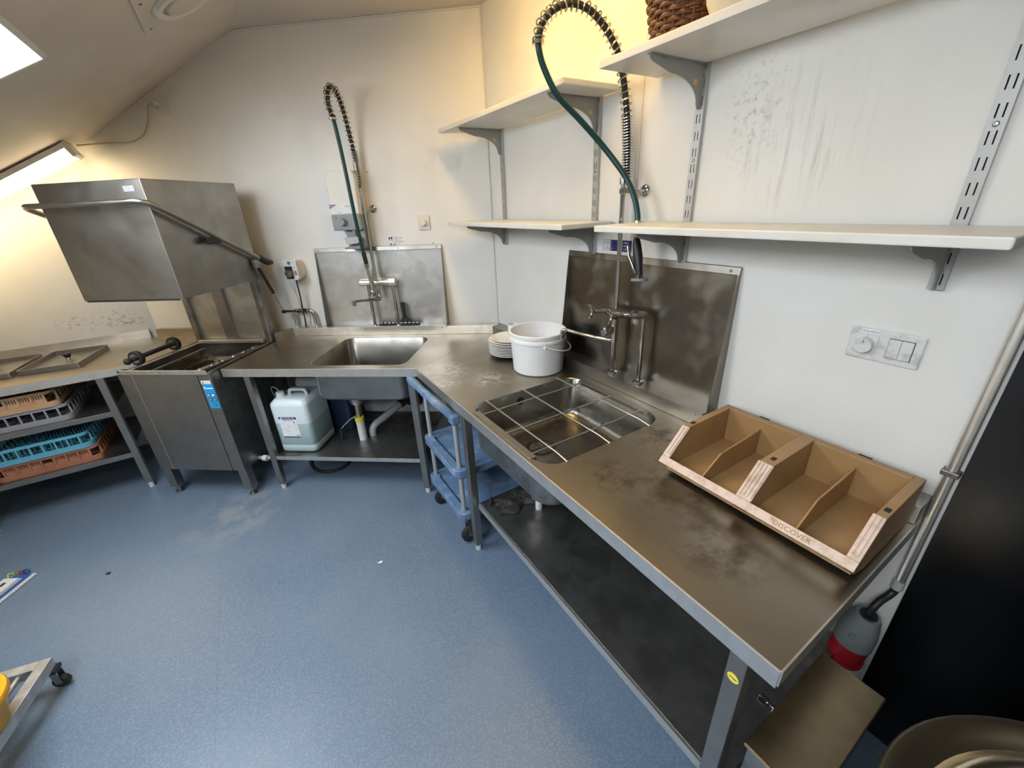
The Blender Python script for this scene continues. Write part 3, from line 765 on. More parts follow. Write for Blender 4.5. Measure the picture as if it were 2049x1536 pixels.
# ================================================================== SPLASH PANELS
def splash(frame, base, tx, label, ms):
    """tx(along, depth(0 at wall, + into the room), z) -> frame coords; along runs left to right as seen"""
    t = thing('splash_panel', label, 'splash panel', base, frame, group='steel splash panels above the sinks')
    W = .915
    def P(a, d, z): return tx(a, d, z)
    def hx(name, m, c, **k):
        return MB().hexa([P(*q) for q in c]).build(name, m, t, **k)
    z0, z1 = ZT + .061, 1.507
    th = .002
    # sheet against the wall, ledge below it, wedge-shaped cheeks at the ends
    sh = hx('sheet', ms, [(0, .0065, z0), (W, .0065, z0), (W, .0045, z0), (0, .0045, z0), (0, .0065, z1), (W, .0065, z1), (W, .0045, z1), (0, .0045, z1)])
    hx('ledge', 'steel', [(0, .092, z0), (W, .092, z0), (W, .005, z0), (0, .005, z0), (0, .092, z0 + .003), (W, .092, z0 + .003), (W, .005, z0 + .003), (0, .005, z0 + .003)])
    hx('ledge_lip', 'lip' if ms == 'steel_panel' else 'steel', [(0, .0945, z0 - .022), (W, .0945, z0 - .022), (W, .092, z0 - .022), (0, .092, z0 - .022), (0, .0945, z0 + .003), (W, .0945, z0 + .003), (W, .092, z0 + .003), (0, .092, z0 + .003)])
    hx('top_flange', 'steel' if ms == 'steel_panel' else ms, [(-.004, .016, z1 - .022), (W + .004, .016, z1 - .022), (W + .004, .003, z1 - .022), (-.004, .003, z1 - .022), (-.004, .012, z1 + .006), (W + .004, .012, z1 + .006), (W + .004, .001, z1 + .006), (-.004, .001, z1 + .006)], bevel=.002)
    for a in (0, W):
        e = -.003 if a == 0 else .003
        MB().hexa([P(a, .074, z0), P(a + e, .074, z0), P(a + e, .002, z0), P(a, .002, z0), P(a, .016, z1 - .02), P(a + e, .016, z1 - .02), P(a + e, .002, z1 - .02), P(a, .002, z1 - .02)]).build('cheek', 'steel_shaded_grimy', t)  # cheeks use the darkened copy of the sheet steel
    for a in (.03, W / 3, 2 * W / 3, W - .03):
        p0 = Vector(P(a, .094, z0 - .010)); p1 = Vector(P(a, .0975, z0 - .010))
        MB().cyl(p0, p1, .005, seg=8).build('screw', 'steel_dark', t)
        p0 = Vector(P(a, .012, z1 - .008)); p1 = Vector(P(a, .0165, z1 - .008))
        MB().cyl(p0, p1, .005, seg=8).build('screw', 'steel_dark', t)
    return t
splash('D', (-1.23, ND - .05, ZT + .06), lambda a, d, z: (-1.690 + a, ND - d, z), 'steel splash panel behind the back wall sink', 'steel_panel')
splash(None, (XR - .05, 1.26, ZT + .06), lambda a, d, z: (XR - d, 1.727 - a, z), 'steel splash panel behind the right wall sink', 'steel_shaded_grimy')

# ================================================================== PRE-RINSE TAPS
def tap_right():
    t = thing('pre_rinse_tap', 'tall pre-rinse tap with big spring loop at the right wall sink', 'tap', (1.393, 1.335, ZT + .064), group='pre-rinse spray taps')
    x, y = 1.393, 1.335; zl = ZT + .064
    MB().lathe([(0, 0), (.028, 0), (.026, .008), (.012, .012), (.012, .014)], (x, y, zl), 20).build('base_flange', 'chrome', t, smooth=40)
    MB().cyl((x, y, zl), (x, y, 1.235), .0125, seg=16).build('lower_riser', 'chrome', t, smooth=50)
    x2, y2 = 1.40, 1.175
    MB().lathe([(0, 0), (.028, 0), (.026, .008), (.011, .012), (.011, .014)], (x2, y2, zl), 20).build('base_flange', 'chrome', t, smooth=40)
    MB().cyl((x2, y2, zl), (x2, y2, 1.29), .011, seg=16).build('feed_pipe', 'chrome', t, smooth=50)
    zm = 1.262
    # mixer body between the two risers, valve heads with curved handles
    MB().tube([(x - .002, y + .085, zm), (x, y + .05, zm), (x, y, zm), (x2, y2 + .05, zm + .012), (x2, y2, zm + .018)], [.014, .017, .024, .017, .014], 14).build('mixer_body', 'chrome', t, smooth=60)
    MB().cyl((x2 - .0, y2 - .014, zm + .018), (x2, y2 + .02, zm + .018), .018, seg=6).build('union_nut', 'chrome', t)
    MB().cyl((x2, y2 + .045, zm + .014), (x2, y2 + .062, zm + .012), .020, seg=6).build('union_nut', 'chrome', t)
    for (vy, dy) in ((y + .05, .02), (y - .055, -.0)):
        v = MB().tube([(x - .01, vy, zm), (x - .06, vy + dy, zm + .006), (x - .075, vy + dy, zm + .008)], [.013, .012, .008], 12).build('valve', 'chrome', t, smooth=50)
        c = Vector((x - .083, vy + dy, zm + .008))
        MB().tube([c + Vector((-.022, .004, .034)), c + Vector((-.004, 0, .018)), c, c + Vector((-.004, -.002, -.018)), c + Vector((-.022, -.006, -.030))], [.004, .0065, .008, .0065, .004], 8).build('valve_handle', 'chrome', v, smooth=60)
    # spout knob and swinging spout
    MB().cyl((x, y, 1.125), (x, y, 1.235), .017, seg=14).build('spout_body', 'chrome', t, smooth=50)
    MB().cyl((x - .02, y + .004, 1.18), (x - .062, y + .012, 1.178), .020, .021, seg=8).build('spout_knob', 'chrome', t)
    MB().tube(catmull([(x, y, 1.128), (x - .05, y + .08, 1.135), (x - .10, y + .165, 1.15), (x - .125, y + .205, 1.158), (x - .135, y + .222, 1.150), (x - .137, y + .226, 1.130)], 5), .0095, 10).build('spout', 'chrome', t, smooth=60)
    MB().cyl((x - .137, y + .226, 1.135), (x - .137, y + .226, 1.112), .012, seg=12).build('spout_tip', 'chrome', t, smooth=40)
    # riser, spring and hose
    MB().cyl((x, y, 1.25), (x, y, 1.815), .0105, seg=16).build('riser', 'chrome', t, smooth=50)
    MB().cyl((x, y, 1.80), (x, y, 1.825), .017, seg=14).build('riser_nut', 'chrome', t, smooth=40)
    a = radians(20); d = Vector((-cos(a), sin(a), 0)); b = Vector((x, y, 0))
    arc = [(-.012, 1.82), (-.009, 1.92), (.003, 2.04), (.022, 2.14), (.045, 2.216), (.070, 2.262), (.118, 2.318), (.176, 2.358), (.240, 2.371), (.303, 2.350), (.343, 2.312), (.357, 2.262)]
    P = [b + d * u + Vector((0, 0, z)) for u, z in arc]
    S = catmull(P, 6)
    MB().coil(S[:13], .0205, 22, .0027).build('spring', 'spring', t, smooth=60)
    MB().coil(S[12:], .0205, 27, .0029).build('spring', 'spring', t, smooth=60)
    MB().tube(S, .0115, 10).build('hose_in_spring', 'rubber', t, smooth=60)
    e = P[-1]
    MB().lathe([(.012, -.008), (.0215, -.008), (.0215, .004), (.012, .004)], tuple(e), 16).build('spring_end', 'spring', t, smooth=40)
    hp = [e + Vector((0, 0, .02)), e + Vector((.002, -.001, -.02)), Vector((1.080, 1.455, 2.19)), Vector((1.127, 1.437, 2.108)), Vector((1.212, 1.407, 2.03)), Vector((1.30, 1.366, 1.938)),
          Vector((1.352, 1.295, 1.833)), Vector((1.356, 1.242, 1.758)), Vector((1.352, 1.212, 1.69)), Vector((1.348, 1.205, 1.648))]
    MB().tube(catmull(hp, 7), .0115, 10).build('hose', 'hose', t, smooth=60)
    MB().tube([(1.349, 1.206, 1.665), (1.347, 1.204, 1.625), (1.346, 1.202, 1.60)], [.0145, .0145, .012], 12).build('hose_ferrule', 'brass', t, smooth=50)
    MB().tube([(1.346, 1.202, 1.605), (1.343, 1.195, 1.575), (1.338, 1.18, 1.53), (1.333, 1.165, 1.475), (1.331, 1.158, 1.455)], [.011, .017, .019, .015, .013], 12).build('spray_handle', 'black', t, smooth=60)
    MB().tube([(1.322, 1.222, 1.572), (1.316, 1.205, 1.53), (1.317, 1.18, 1.485), (1.325, 1.168, 1.468)], [.005, .007, .007, .005], 8).build('spray_lever', 'chrome', t, smooth=60)
    MB().cyl((1.331, 1.158, 1.462), (1.330, 1.156, 1.448), .014, .020, seg=16).build('spray_neck', 'chrome', t, smooth=40)
    MB().cyl((1.330, 1.156, 1.449), (1.329, 1.155, 1.438), .034, seg=24).build('spray_disc', 'grey_plastic', t, smooth=40, bevel=.002)
    # wall clamp
    MB().cyl((x, y, 1.765), (x, y, 1.785), .016, seg=14).build('clamp_ring', 'chrome', t, smooth=40)
    MB().tube([(x - .012, y - .02, 1.775), (x + .0, y - .045, 1.774), (x + .02, 1.273, 1.773), (XR - .004, 1.269, 1.773)], .006, 8).build('clamp_arm', 'chrome', t, smooth=50)
    MB().box(x - .028, x + .004, y - .062, y - .012, 1.765, 1.785).build('hose_clip', 'chrome', t, bevel=.002)
    MB().lathe([(0, -.012), (.010, -.010), (.022, -.004), (.024, 0)], (XR - .001, 1.269, 1.773), 20, 'x').build('wall_flange', 'chrome', t, smooth=40)
    return t
tap_right()

def tap_back():
    s, n = -1.256, 2.835; zl = ZT + .064
    t = thing('pre_rinse_tap', 'pre-rinse spray tap with white lever mixer at the back wall sink', 'tap', (s, n, zl), 'D', group='pre-rinse spray taps')
    for q in (-1.322, -1.142):
        MB().lathe([(0, 0), (.022, 0), (.020, .006), (.012, .010)], (q, n, zl), 16).build('base_flange', 'chrome', t, smooth=40)
        MB().cyl((q, n, zl), (q, n, 1.27), .0115, seg=14).build('feed_pipe', 'chrome', t, smooth=50)
    zm = 1.277
    MB().cyl((-1.375, n, zm), (-1.165, n, zm), .0235, seg=20).build('mixer_body', 'lip', t, smooth=50, bevel=.003)
    MB().cyl((-1.165, n, zm), (-1.115, n, zm), .026, seg=6).build('mixer_nut', 'lip', t)
    MB().cyl((s, n, zm), (s, n, 1.878), .0105, seg=14).build('riser', 'chrome', t, smooth=50)
    MB().cyl((s, n, 1.862), (s, n, 1.884), .016, seg=14).build('riser_nut', 'chrome', t, smooth=40)
    MB().tube([(s, n - .0, 1.345), (s + .005, n - .03, 1.35), (s + .005, n - .035, 1.30), (s, n, 1.29)], .012, 10).build('swivel', 'chrome', t, smooth=60)
    arc = [(2.835, 1.875), (2.838, 1.97), (2.838, 2.05), (2.815, 2.18), (2.787, 2.29), (2.742, 2.372), (2.672, 2.39), (2.625, 2.35), (2.612, 2.287), (2.63, 2.232)]
    P = [Vector((s, a, z)) for a, z in arc]
    S = catmull(P, 6)
    MB().coil(S[:15], .020, 25, .0028).build('spring', 'spring', t, smooth=60)
    MB().coil(S[14:], .020, 22, .003).build('spring', 'spring', t, smooth=60)
    MB().tube(S, .0115, 10).build('hose_in_spring', 'rubber', t, smooth=60)
    e = P[-1]
    MB().lathe([(.012, -.006), (.021, -.006), (.021, .004), (.012, .004)], tuple(e), 16).build('spring_end', 'spring', t, smooth=40)
    hp = [e + Vector((0, 0, .02)), (s, 2.648, 2.18), (s, 2.668, 2.0), (s, 2.684, 1.72), (s, 2.716, 1.47)]
    MB().tube(catmull(hp, 6), .0115, 10).build('hose', 'hose', t, smooth=60)
    MB().tube([(s, 2.712, 1.49), (s, 2.722, 1.44), (s, 2.726, 1.415)], [.014, .014, .012], 12).build('hose_ferrule', 'rubber', t, smooth=50)
    MB().cyl((s, 2.726, 1.42), (s, 2.73, 1.385), .015, .011, seg=6).build('hose_nut', 'brass', t)
    MB().tube([(s, 2.73, 1.39), (s, 2.742, 1.33), (s, 2.752, 1.26), (s, 2.755, 1.235)], [.011, .0125, .012, .011], 12).build('spray_handle', 'ivory_metal', t, smooth=60)
    MB().tube([(s + .028, 2.745, 1.385), (s + .024, 2.735, 1.33), (s + .018, 2.74, 1.25)], .005, 8).build('spray_lever', 'chrome', t, smooth=60)
    MB().lathe([(0, -.022), (.016, -.018), (.022, 0), (.016, .018), (0, .022)], (s - .004, 2.757, 1.217), 16).build('spray_head', 'chrome', t, smooth=50)
    MB().cyl((s - .004, 2.757, 1.198), (s - .004, 2.757, 1.186), .026, seg=18).build('spray_disc', 'grey_plastic', t, smooth=40)
    MB().tube([(s + .004, n, zm - .02), (s + .004, n, 1.20), (s + .008, n - .01, 1.165)], [.014, .014, .016], 12).build('spout_body', 'chrome', t, smooth=50)
    MB().tube(catmull([(s + .012, n - .01, 1.16), (s - .05, n - .09, 1.172), (s - .10, n - .15, 1.18), (s - .113, n - .165, 1.172)], 5), [.011] * 15 + [.010], 10).build('spout', 'steel_dark', t, smooth=60)
    MB().cyl((s - .113, n - .165, 1.185), (s - .113, n - .165, 1.150), .0125, seg=12).build('spout_tip', 'chrome', t, smooth=40)
    MB().cyl((s, n, 1.742), (s, n, 1.762), .016, seg=14).build('clamp_ring', 'chrome', t, smooth=40)
    MB().cyl((s, n, 1.752), (-1.215, ND - .003, 1.753), .006, seg=8).build('clamp_arm', 'chrome', t, smooth=50)
    MB().lathe([(0, -.016), (.014, -.012), (.024, -.003), (.024, 0)], (-1.215, ND - .001, 1.753), 20, 'y').build('wall_flange', 'chrome', t, smooth=40)
    return t
tap_back()

# squeegee leaning on the ledge of the back splash panel
sq = thing('squeegee', 'small black squeegee standing on the ledge behind back wall tap', 'squeegee', (-1.13, 2.84, ZT + .064), 'D')
zl = ZT + .064
MB().box(-1.296, -.985, 2.842, 2.856, zl, zl + .012).build('rubber_blade', 'rubber', sq, bevel=.002)
bl = MB().box(-1.290, -.990, 2.838, 2.850, zl + .010, zl + .022).build('blade_holder', 'rubber', sq, bevel=.002)
for k in range(10):
    MB().box(-1.283 + .0305 * k, -1.265 + .0305 * k, 2.836, 2.8385, zl + .013, zl + .020).build('clamp_tab', 'lip', bl)
MB().prism([(-1.135, zl + .02), (-1.045, zl + .02), (-1.075, zl + .06), (-1.078, zl + .068), (-1.104, zl + .068), (-1.106, zl + .06)], 2.835, 2.850, 'y').build('neck', 'rubber', sq, bevel=.003)
MB().cyl((-1.091, 2.842, zl + .06), (-1.095, 2.843, zl + .165), .0135, .016, seg=14).build('handle', 'rubber', sq, smooth=50)

# ================================================================== WALL SHELVES
RAILS = [2.366, 1.553, 1.049, .310]
def rail(y, label):
    t = thing('shelf_rail', label, 'shelf rail', (XR, y, 1.507), group='slotted shelf rails on the right wall')
    w, dp, z0, z1 = .0155, .0145, 1.507, 2.17
    mb = MB(); x = XR - dp
    xa = x + .0015
    cols = [(-w, -.0075), (-.0045, .0045), (.0075, w)]
    z = z0; pitch = .0505
    mb.box(x, xa, y - w, y + w, z0, z0 + .012)
    z = z0 + .012
    while z < z1 - .04:
        for a, b in cols: mb.box(x, xa, y + a, y + b, z, z + .0265)
        mb.box(x, xa, y - w, y + w, z + .0265, min(z + pitch, z1)); z += pitch
    mb.box(x, xa, y - w, y + w, z, z1)
    mb.box(xa, XR - .001, y - w, y - w + .0015, z0, z1); mb.box(xa, XR - .001, y + w - .0015, y + w, z0, z1)
    mb.build('channel', 'rail', t)
    MB().box(XR - .003, XR - .0015, y - w + .002, y + w - .002, z0, z1).build('channel_back', 'dark', t)
    for zz in (z0 + .043, z0 + .35 + .004, z0 + .60):
        MB().lathe([(0, -.0035), (.004, -.003), (.006, 0)], (x, y, zz), 12, 'x').build('screw', 'steel_dark', t, smooth=40)
    return t
for y, l in zip(RAILS, ('slotted grey shelf rail closest to the back wall corner', 'slotted grey shelf rail left of the notice sign', 'slotted grey shelf rail above the right end of splash panel', 'slotted grey shelf rail near the right picture edge')):
    rail(y, l)

def bracket(t, y, zu, xf, sticker=None, h=.128):
    """shelf bracket under height zu: (x,z) profile with a hollow curve"""
    x1 = XR - .0145
    pr = [(x1, zu - .001), (xf, zu - .001), (xf, zu - .010), (xf + .012, zu - .018)]
    for i in range(9):
        u = i / 8
        a = pi / 2 * u
        pr.append((xf + .10 + (x1 - .022 - xf - .10) * sin(a), zu - .040 - (h - .052) * (1 - cos(a))))
    pr += [(x1 - .014, zu - h), (x1, zu - h)]
    b = MB().prism(pr, y - .0018, y + .0018, 'y').build('bracket', 'bracket', t)
    MB().box(xf, x1, y - .010, y + .010, zu - .0025, zu - .0005).build('bracket_flange', 'bracket', b)
    for k in range(3):
        MB().cyl((xf + .06 + .075 * k, y - .006, zu - .003), (xf + .06 + .075 * k, y - .006, zu - .005), .0035, seg=8).build('screw', 'steel_dark', b)
    if sticker:
        MB().box(x1 - .050, x1 - .032, y + .0018, y + .0024, zu - .062, zu - .046).build('price_sticker', 'orange', b)
        MB().box(x1 - .050, x1 - .032, y - .0024, y - .0018, zu - .062, zu - .046).build('price_sticker', 'orange', b)

def shelf(y0, y1, zu, label, rails, cut=False, sticker=False):
    t = thing('wall_shelf', label, 'shelf', (XR - .15, (y0 + y1) / 2, zu), group='white wall shelves')
    x0, x1, th = 1.145, XR - .018, .022
    b = .005
    if cut: pl = [(x0, y0), (x0, y1), (x1, y1 - .11), (x1, y0)]
    else: pl = [(x0, y0), (x0, y1), (x1, y1), (x1, y0)]
    MB().prism(pl, zu, zu + th, 'z').build('board', 'shelf', t, bevel=.004)
    for r in rails: bracket(t, r, zu, 1.172, sticker)
    return t
shelf(1.425, 2.59, 2.142, 'upper white wall shelf next to the back wall corner', RAILS[:2], True, True)
shelf(1.43, 2.585, 1.636, 'lower white wall shelf next to the back wall corner', RAILS[:2], True)
shelf(-.30, 1.24, 2.142, 'upper white wall shelf holding the wicker basket', RAILS[2:], sticker=True)
shelf(.168, 1.236, 1.636, 'lower white wall shelf above the light switches', RAILS[2:])

# wicker basket on the upper shelf
bk = thing('wicker_basket', 'brown woven wicker basket on the upper right shelf', 'basket', (1.285, 1.03, 2.165))
mb = MB(); nst = 22; c0 = Vector((1.285, 1.03, 2.165))
def brad(h): return .082 + .20 * h
for r_ in range(13):
    h = .006 + r_ * .0125; P = []
    for i in range(nst * 4 + 1):
        a = 2 * pi * i / (nst * 4); w = .0042 * (1 if (r_ % 2) else -1) * sin(a * nst / 2 + .4)
        r = brad(h) + w; P.append(c0 + Vector((r * cos(a), r * sin(a), h + .0015 * sin(a * 5 + r_))))
    mb.tube(P, .0062, 6)
mb.build('weave', 'wicker', bk, smooth=60)
mb = MB()
for i in range(nst):
    a = 2 * pi * (i + .25) / nst
    mb.tube([c0 + Vector((brad(h) * cos(a), brad(h) * sin(a), h)) for h in (0, .05, .10, .165)], .0042, 6)
mb.build('stakes', 'wicker', bk, smooth=60)
MB().lathe([(0, .001), (.086, .001), (.086, .006), (0, .006)], tuple(c0), 24).build('bottom', 'wicker', bk)
mb = MB()
for ph in (0, pi):
    mb.tube([c0 + Vector(((brad(.168) + .006 * cos(a * 18 / 2 * 2 + ph)) * cos(a), (brad(.168) + .006 * cos(a * 18 + ph)) * sin(a), .168 + .006 * sin(a * 18 + ph))) for a in [2 * pi * k / 160 for k in range(161)]], .006, 6)
mb.build('rim', 'wicker', bk, smooth=60)

vs = MB().lathe([(0, 0), (.045, 0), (.062, .012), (.078, .045), (.080, .08), (.068, .12), (.055, .135), (.060, .15), (.055, .15), (.050, .135), (.062, .115), (.072, .08), (.06, .02), (0, .01)], (1.25, .835, 2.165), 32)
tag(vs.build('round_pot', 'ivory', base=(1.25, .835, 2.165), smooth=50), 'pale round pot beside the wicker basket on upper shelf', 'pot')

# ================================================================== THINGS ON THE COUNTERS
bu = thing('plastic_bucket', 'white plastic bucket with thin handle beside the right sink', 'bucket', (1.236, 1.742, ZT))
cb = (1.236, 1.742, ZT)
MB().lathe([(0, .002), (.132, .0), (.138, .006), (.1475, .172), (.148, .178), (.1555, .178), (.1555, .190), (.150, .192), (.150, .205), (.156, .207), (.157, .222), (.1505, .225), (.146, .222), (.145, .18), (.135, .012), (0, .010)], cb, 48).build('body', 'bucket', bu, smooth=35)
P = []
e1 = Vector((1.236 + .158 * cos(radians(-112)), 1.742 + .158 * sin(radians(-112)), ZT + .168)); e2 = Vector((1.236 + .158 * cos(radians(30)), 1.742 + .158 * sin(radians(30)), ZT + .172))
for i in range(15):
    a = radians(-112 + 142 * i / 14); k = sin(pi * i / 14)
    r = .160 + .018 * k
    P.append((1.236 + r * cos(a), 1.742 + r * sin(a), ZT + .170 - .048 * k))
MB().tube(P, .0042, 8).build('handle', 'bucket', bu, smooth=60)
for e in (e1, e2):
    MB().lathe([(0, -.008), (.009, -.006), (.009, .006), (0, .008)], tuple(e), 12).build('handle_lug', 'bucket', bu, smooth=40)

PL = (1.236, 2.035)
ords = ['lowest', '2nd', '3rd', '4th', '5th', '6th', '7th', '8th', '9th', 'topmost']
for k in range(10):
    z = ZT + .001 + k * .0098
    R_ = .128 if k < 9 else .112
    mb = MB().lathe([(0, 0), (.066, 0), (.072, .003), (.090, .009), (R_, .021), (R_ + .001, .0235), (R_ - .004, .0245), (.088, .0135), (.070, .0075), (0, .006)], (PL[0] + random.uniform(-.002, .002), PL[1] + random.uniform(-.002, .002), z), 40)
    lab = 'white dinner plate, %s of the stack behind the bucket' % ords[k] if k in (0, 9) else 'white dinner plate, %s from the bottom of the stack behind the bucket' % ords[k]
    tag(mb.build('dinner_plate', 'porcelain', base=(PL[0], PL[1], z), smooth=40), lab, 'plate', 'dinner plates stacked behind the bucket')
cu = thing('white_cup', 'small white cup standing on the plate stack behind the bucket', 'cup', (1.298, 2.072, ZT + .103))
zc = ZT + .107
MB().lathe([(0, 0), (.024, 0), (.036, .008), (.040, .030), (.040, .066), (.037, .066), (.036, .03), (.03, .01), (0, .006)], (1.292, 2.068, zc), 28).build('cup_body', 'porcelain', cu, smooth=40)
MB().tube([(1.292 + .036, 2.068 - .012, zc + .052), (1.292 + .056, 2.068 - .018, zc + .048), (1.292 + .058, 2.068 - .018, zc + .03), (1.292 + .036, 2.068 - .012, zc + .018)], .0045, 8).build('cup_handle', 'porcelain', cu, smooth=60)

# tan organiser with four compartments
ob = thing('cutlery_bin', 'tan plastic bin with four compartments on the right counter', 'bin', (1.17, .44, ZT))
y0, y1 = .172, .714; zt = 1.052; zb = ZT + .002
sp = [(.985, .952), (1.092, zt), (1.345, zt), (1.335, .918), (1.06, .918), (.995, .940)]
def wallp(a, b, name='side_wall', m='tan'):
    return MB().prism(sp, a, b, 'y').build(name, m, ob, bevel=.002)
yc = (y0 + y1) / 2
wallp(y0, y0 + .022); wallp(y1 - .022, y1); wc = wallp(yc - .019, yc + .019, 'centre_wall')
for ya, yb in ((y0 + .022, yc - .019), (yc + .019, y1 - .022)):
    MB().box(1.318, 1.345, ya, yb, .92, zt).build('back_wall', 'tan', ob, bevel=.002)
MB().hexa([(1.02, y0 + .01, .914), (1.335, y0 + .01, .914), (1.335, y1 - .01, .914), (1.02, y1 - .01, .914), (1.02, y0 + .01, .930), (1.335, y0 + .01, .930), (1.335, y1 - .01, .930), (1.02, y1 - .01, .930)]).build('floor_plate', 'tan', ob)
MB().box(1.07, 1.315, y0 + .03, y1 - .03, zb, .916).build('foot_block', 'tan', ob, bevel=.004)
# sloping front: worn pale frame
dx, dz = 1.092 - .985, zt - .952
ln = sqrt(dx * dx + dz * dz); ux, uz = dx / ln, dz / ln; px_, pz_ = -uz, ux
def fp(t, o): return (.985 + ux * t + px_ * o, .952 + uz * t + pz_ * o)
def fbox(a, b, t0, t1, o0, o1, name, m, bevel=.0015):
    c = [fp(t0, o0), fp(t1, o0), fp(t1, o1), fp(t0, o1)]
    return MB().prism(c, a, b, 'y').build(name, m, ob, bevel=bevel)
fbox(y0, y1, 0, .026, -.012, .003, 'front_lip', 'tan_worn', .002)
fbox(y0, y0 + .026, .026, ln, -.004, .003, 'front_post', 'tan_worn')
fbox(y1 - .026, y1, .026, ln, -.004, .003, 'front_post', 'tan_worn')
fbox(yc - .021, yc + .021, .026, ln, -.004, .003, 'front_post', 'tan_worn')
for yy in (y0 + .010, y0 + .020, y1 - .010, y1 - .020, yc - .015, yc - .005, yc + .005, yc + .015):
    fbox(yy - .0022, yy + .0022, .036, ln - .004, .003, .006, 'post_ridge', 'tan_worn', 0)
for ya, yb in ((y0 + .022, yc - .019), (yc + .019, y1 - .022)):
    ym = (ya + yb) / 2
    dv = [(1.012, .955), (1.100, 1.010), (1.318, 1.022), (1.318, .925), (1.03, .925)]
    MB().prism(dv, ym - .0025, ym + .0025, 'y').build('divider', 'tan', ob, bevel=.001)
for (yy, xx) in ((y0 + .011, 1.12), (yc, 1.12), (y1 - .011, 1.12)):
    MB().box(xx, xx + .020, yy - .006, yy + .006, zt - .004, zt + .0006).build('rim_slot', 'dark', ob)
for yy in (yc - .14, yc + .14):
    MB().box(1.338, 1.346, yy - .016, yy + .016, zt - .004, zt + .0006).build('rim_slot', 'dark', ob)
o3 = fp(.006, .0032)
text(ob, '\u00b0DISCOVER', .019, (o3[0], y0 + .190, o3[1]), (0, -1, 0), (ux, 0, uz), 'tan', extrude=.0006)

# ================================================================== UNDER THE BACK COUNTER
def jerry(s0, s1, n0, n1, z0, h, label, full, lab):
    t = thing('jerry_can', label, 'jerry can', ((s0 + s1) / 2, (n0 + n1) / 2, z0), 'D', group='plastic jerry cans under the back counter')
    def ring(i, z, r=.035): return [(x, y, z) for x, y in rrect(s0 + i, s1 - i, n0 + i, n1 - i, r, 5)]
    zf = z0 + h * full
    MB().loops([ring(.012, z0), ring(.003, z0 + .006), ring(0, z0 + .02), ring(0, z0 + .055), ring(.002, z0 + .058), ring(0, z0 + .061), ring(0, zf)], True, True).build('filled_part', 'jerry_fluid', t, smooth=50)
    MB().loops([ring(0, zf + .0005), ring(0, z0 + h * .86), ring(.004, z0 + h * .90), ring(.025, z0 + h * .955, .03), ring(.034, z0 + h * .965, .03)], False, True).build('upper_part', 'jerry', t, smooth=50)
    zt_ = z0 + h * .965
    c = ((s0 + .055), (n0 + n1) / 2 - .06)
    cp_ = MB().cyl((c[0], c[1], zt_ - .003), (c[0], c[1], zt_ + .032), .026, seg=20).build('cap', 'jerry', t, smooth=40, bevel=.003)
    mid = (n0 + n1) / 2 - .03
    MB().tube(catmull([(s0 + .10, mid, zt_ - .004), (s0 + .105, mid, zt_ + .028), (s0 + .125, mid, zt_ + .036), (s1 - .065, mid, zt_ + .036), (s1 - .045, mid, zt_ + .028), (s1 - .04, mid, zt_ - .004)], 4), .011, 10).build('grip', 'jerry', t, smooth=60)
    MB().tube(catmull([(c[0], c[1], zt_ + .03), (c[0] - .02, c[1], zt_ + .06), (c[0] - .055, c[1] + .01, zt_ + .06), (c[0] - .075, c[1] + .03, zt_ + .02), (c[0] - .072, c[1] + .05, zt_ - .05)], 5), .003, 6).build('suction_tube', 'grey_light', t, smooth=60)
    if lab:
        a, b, za, zb_ = s0 + .052, s0 + .172, z0 + .118, z0 + .272
        y = n0 - .0012
        lb = MB().box(a, b, y, n0 + .001, za, zb_).build('label_sheet', 'paper', t)
        MB().box(a, b, y - .0004, y, zb_ - .018, zb_).build('header_band', 'navy', lb)
        MB().box(a, b, y - .0004, y, za, za + .007).build('footer_band', 'navy', lb)
        MB().box(a + .012, a + .026, y - .0006, y - .0003, zb_ - .0165, zb_ - .0015).build('logo_square', 'paper', lb)
        MB().box(a + .0175, a + .0225, y - .0008, y - .0005, zb_ - .013, zb_ - .005).build('logo_mark', 'navy', lb)
        text(lb, 'TANDUR', .0195, (a + .030, y - .0007, zb_ - .0148), (1, 0, 0), (0, 0, 1), 'paper')
        text(lb, 'GEO PLUS', .0155, (a + .026, y - .0007, zb_ - .031), (1, 0, 0), (0, 0, 1), 'ink')
        for k, (l0, l1, zz) in enumerate(((.01, .03, .050), (.045, .07, .062), (.01, .025, .078), (.045, .072, .078), (.01, .05, .093), (.03, .06, .108))):
            MB().box(a + l0, a + l1, y - .0005, y, zb_ - zz - .002, zb_ - zz).build('print_bar', 'ink_grey', lb)
        for zz in (.063, .090):
            c2 = (b - .018, zb_ - zz); r = .0115
            d4 = [(c2[0] - r, c2[1]), (c2[0], c2[1] - r), (c2[0] + r, c2[1]), (c2[0], c2[1] + r)]
            MB().prism(d4, y - .0005, y, 'y').build('hazard_diamond', 'ink_grey', lb)
            r = .0092; d4 = [(c2[0] - r, c2[1]), (c2[0], c2[1] - r), (c2[0] + r, c2[1]), (c2[0], c2[1] + r)]
            MB().prism(d4, y - .0008, y - .0004, 'y').build('hazard_field', 'paper', lb)
        MB().lathe([(0, -.0006), (.005, -.0006), (.005, 0)], (b - .020, y, zb_ - .040), 12, 'y').build('round_mark', 'ink', lb)
        for k in range(6):
            MB().box(b - .026 + .0035 * k, b - .0245 + .0035 * k, y - .0005, y, za + .011, za + .020).build('bar_code_line', 'ink', lb)
    return t
jerry(-1.850, -1.590, 2.195, 2.465, .2655, .40, 'white jerry can half full with white label under back counter', .55, True)
jerry(-1.855, -1.665, 2.50, 2.745, .2655, .44, 'plain jerry can behind the labelled one under back counter', .35, False)
nb = thing('blue_canister', 'dark blue canister between the jerry cans and the sink drain', 'canister', (-1.565, 2.6, .2655), 'D')
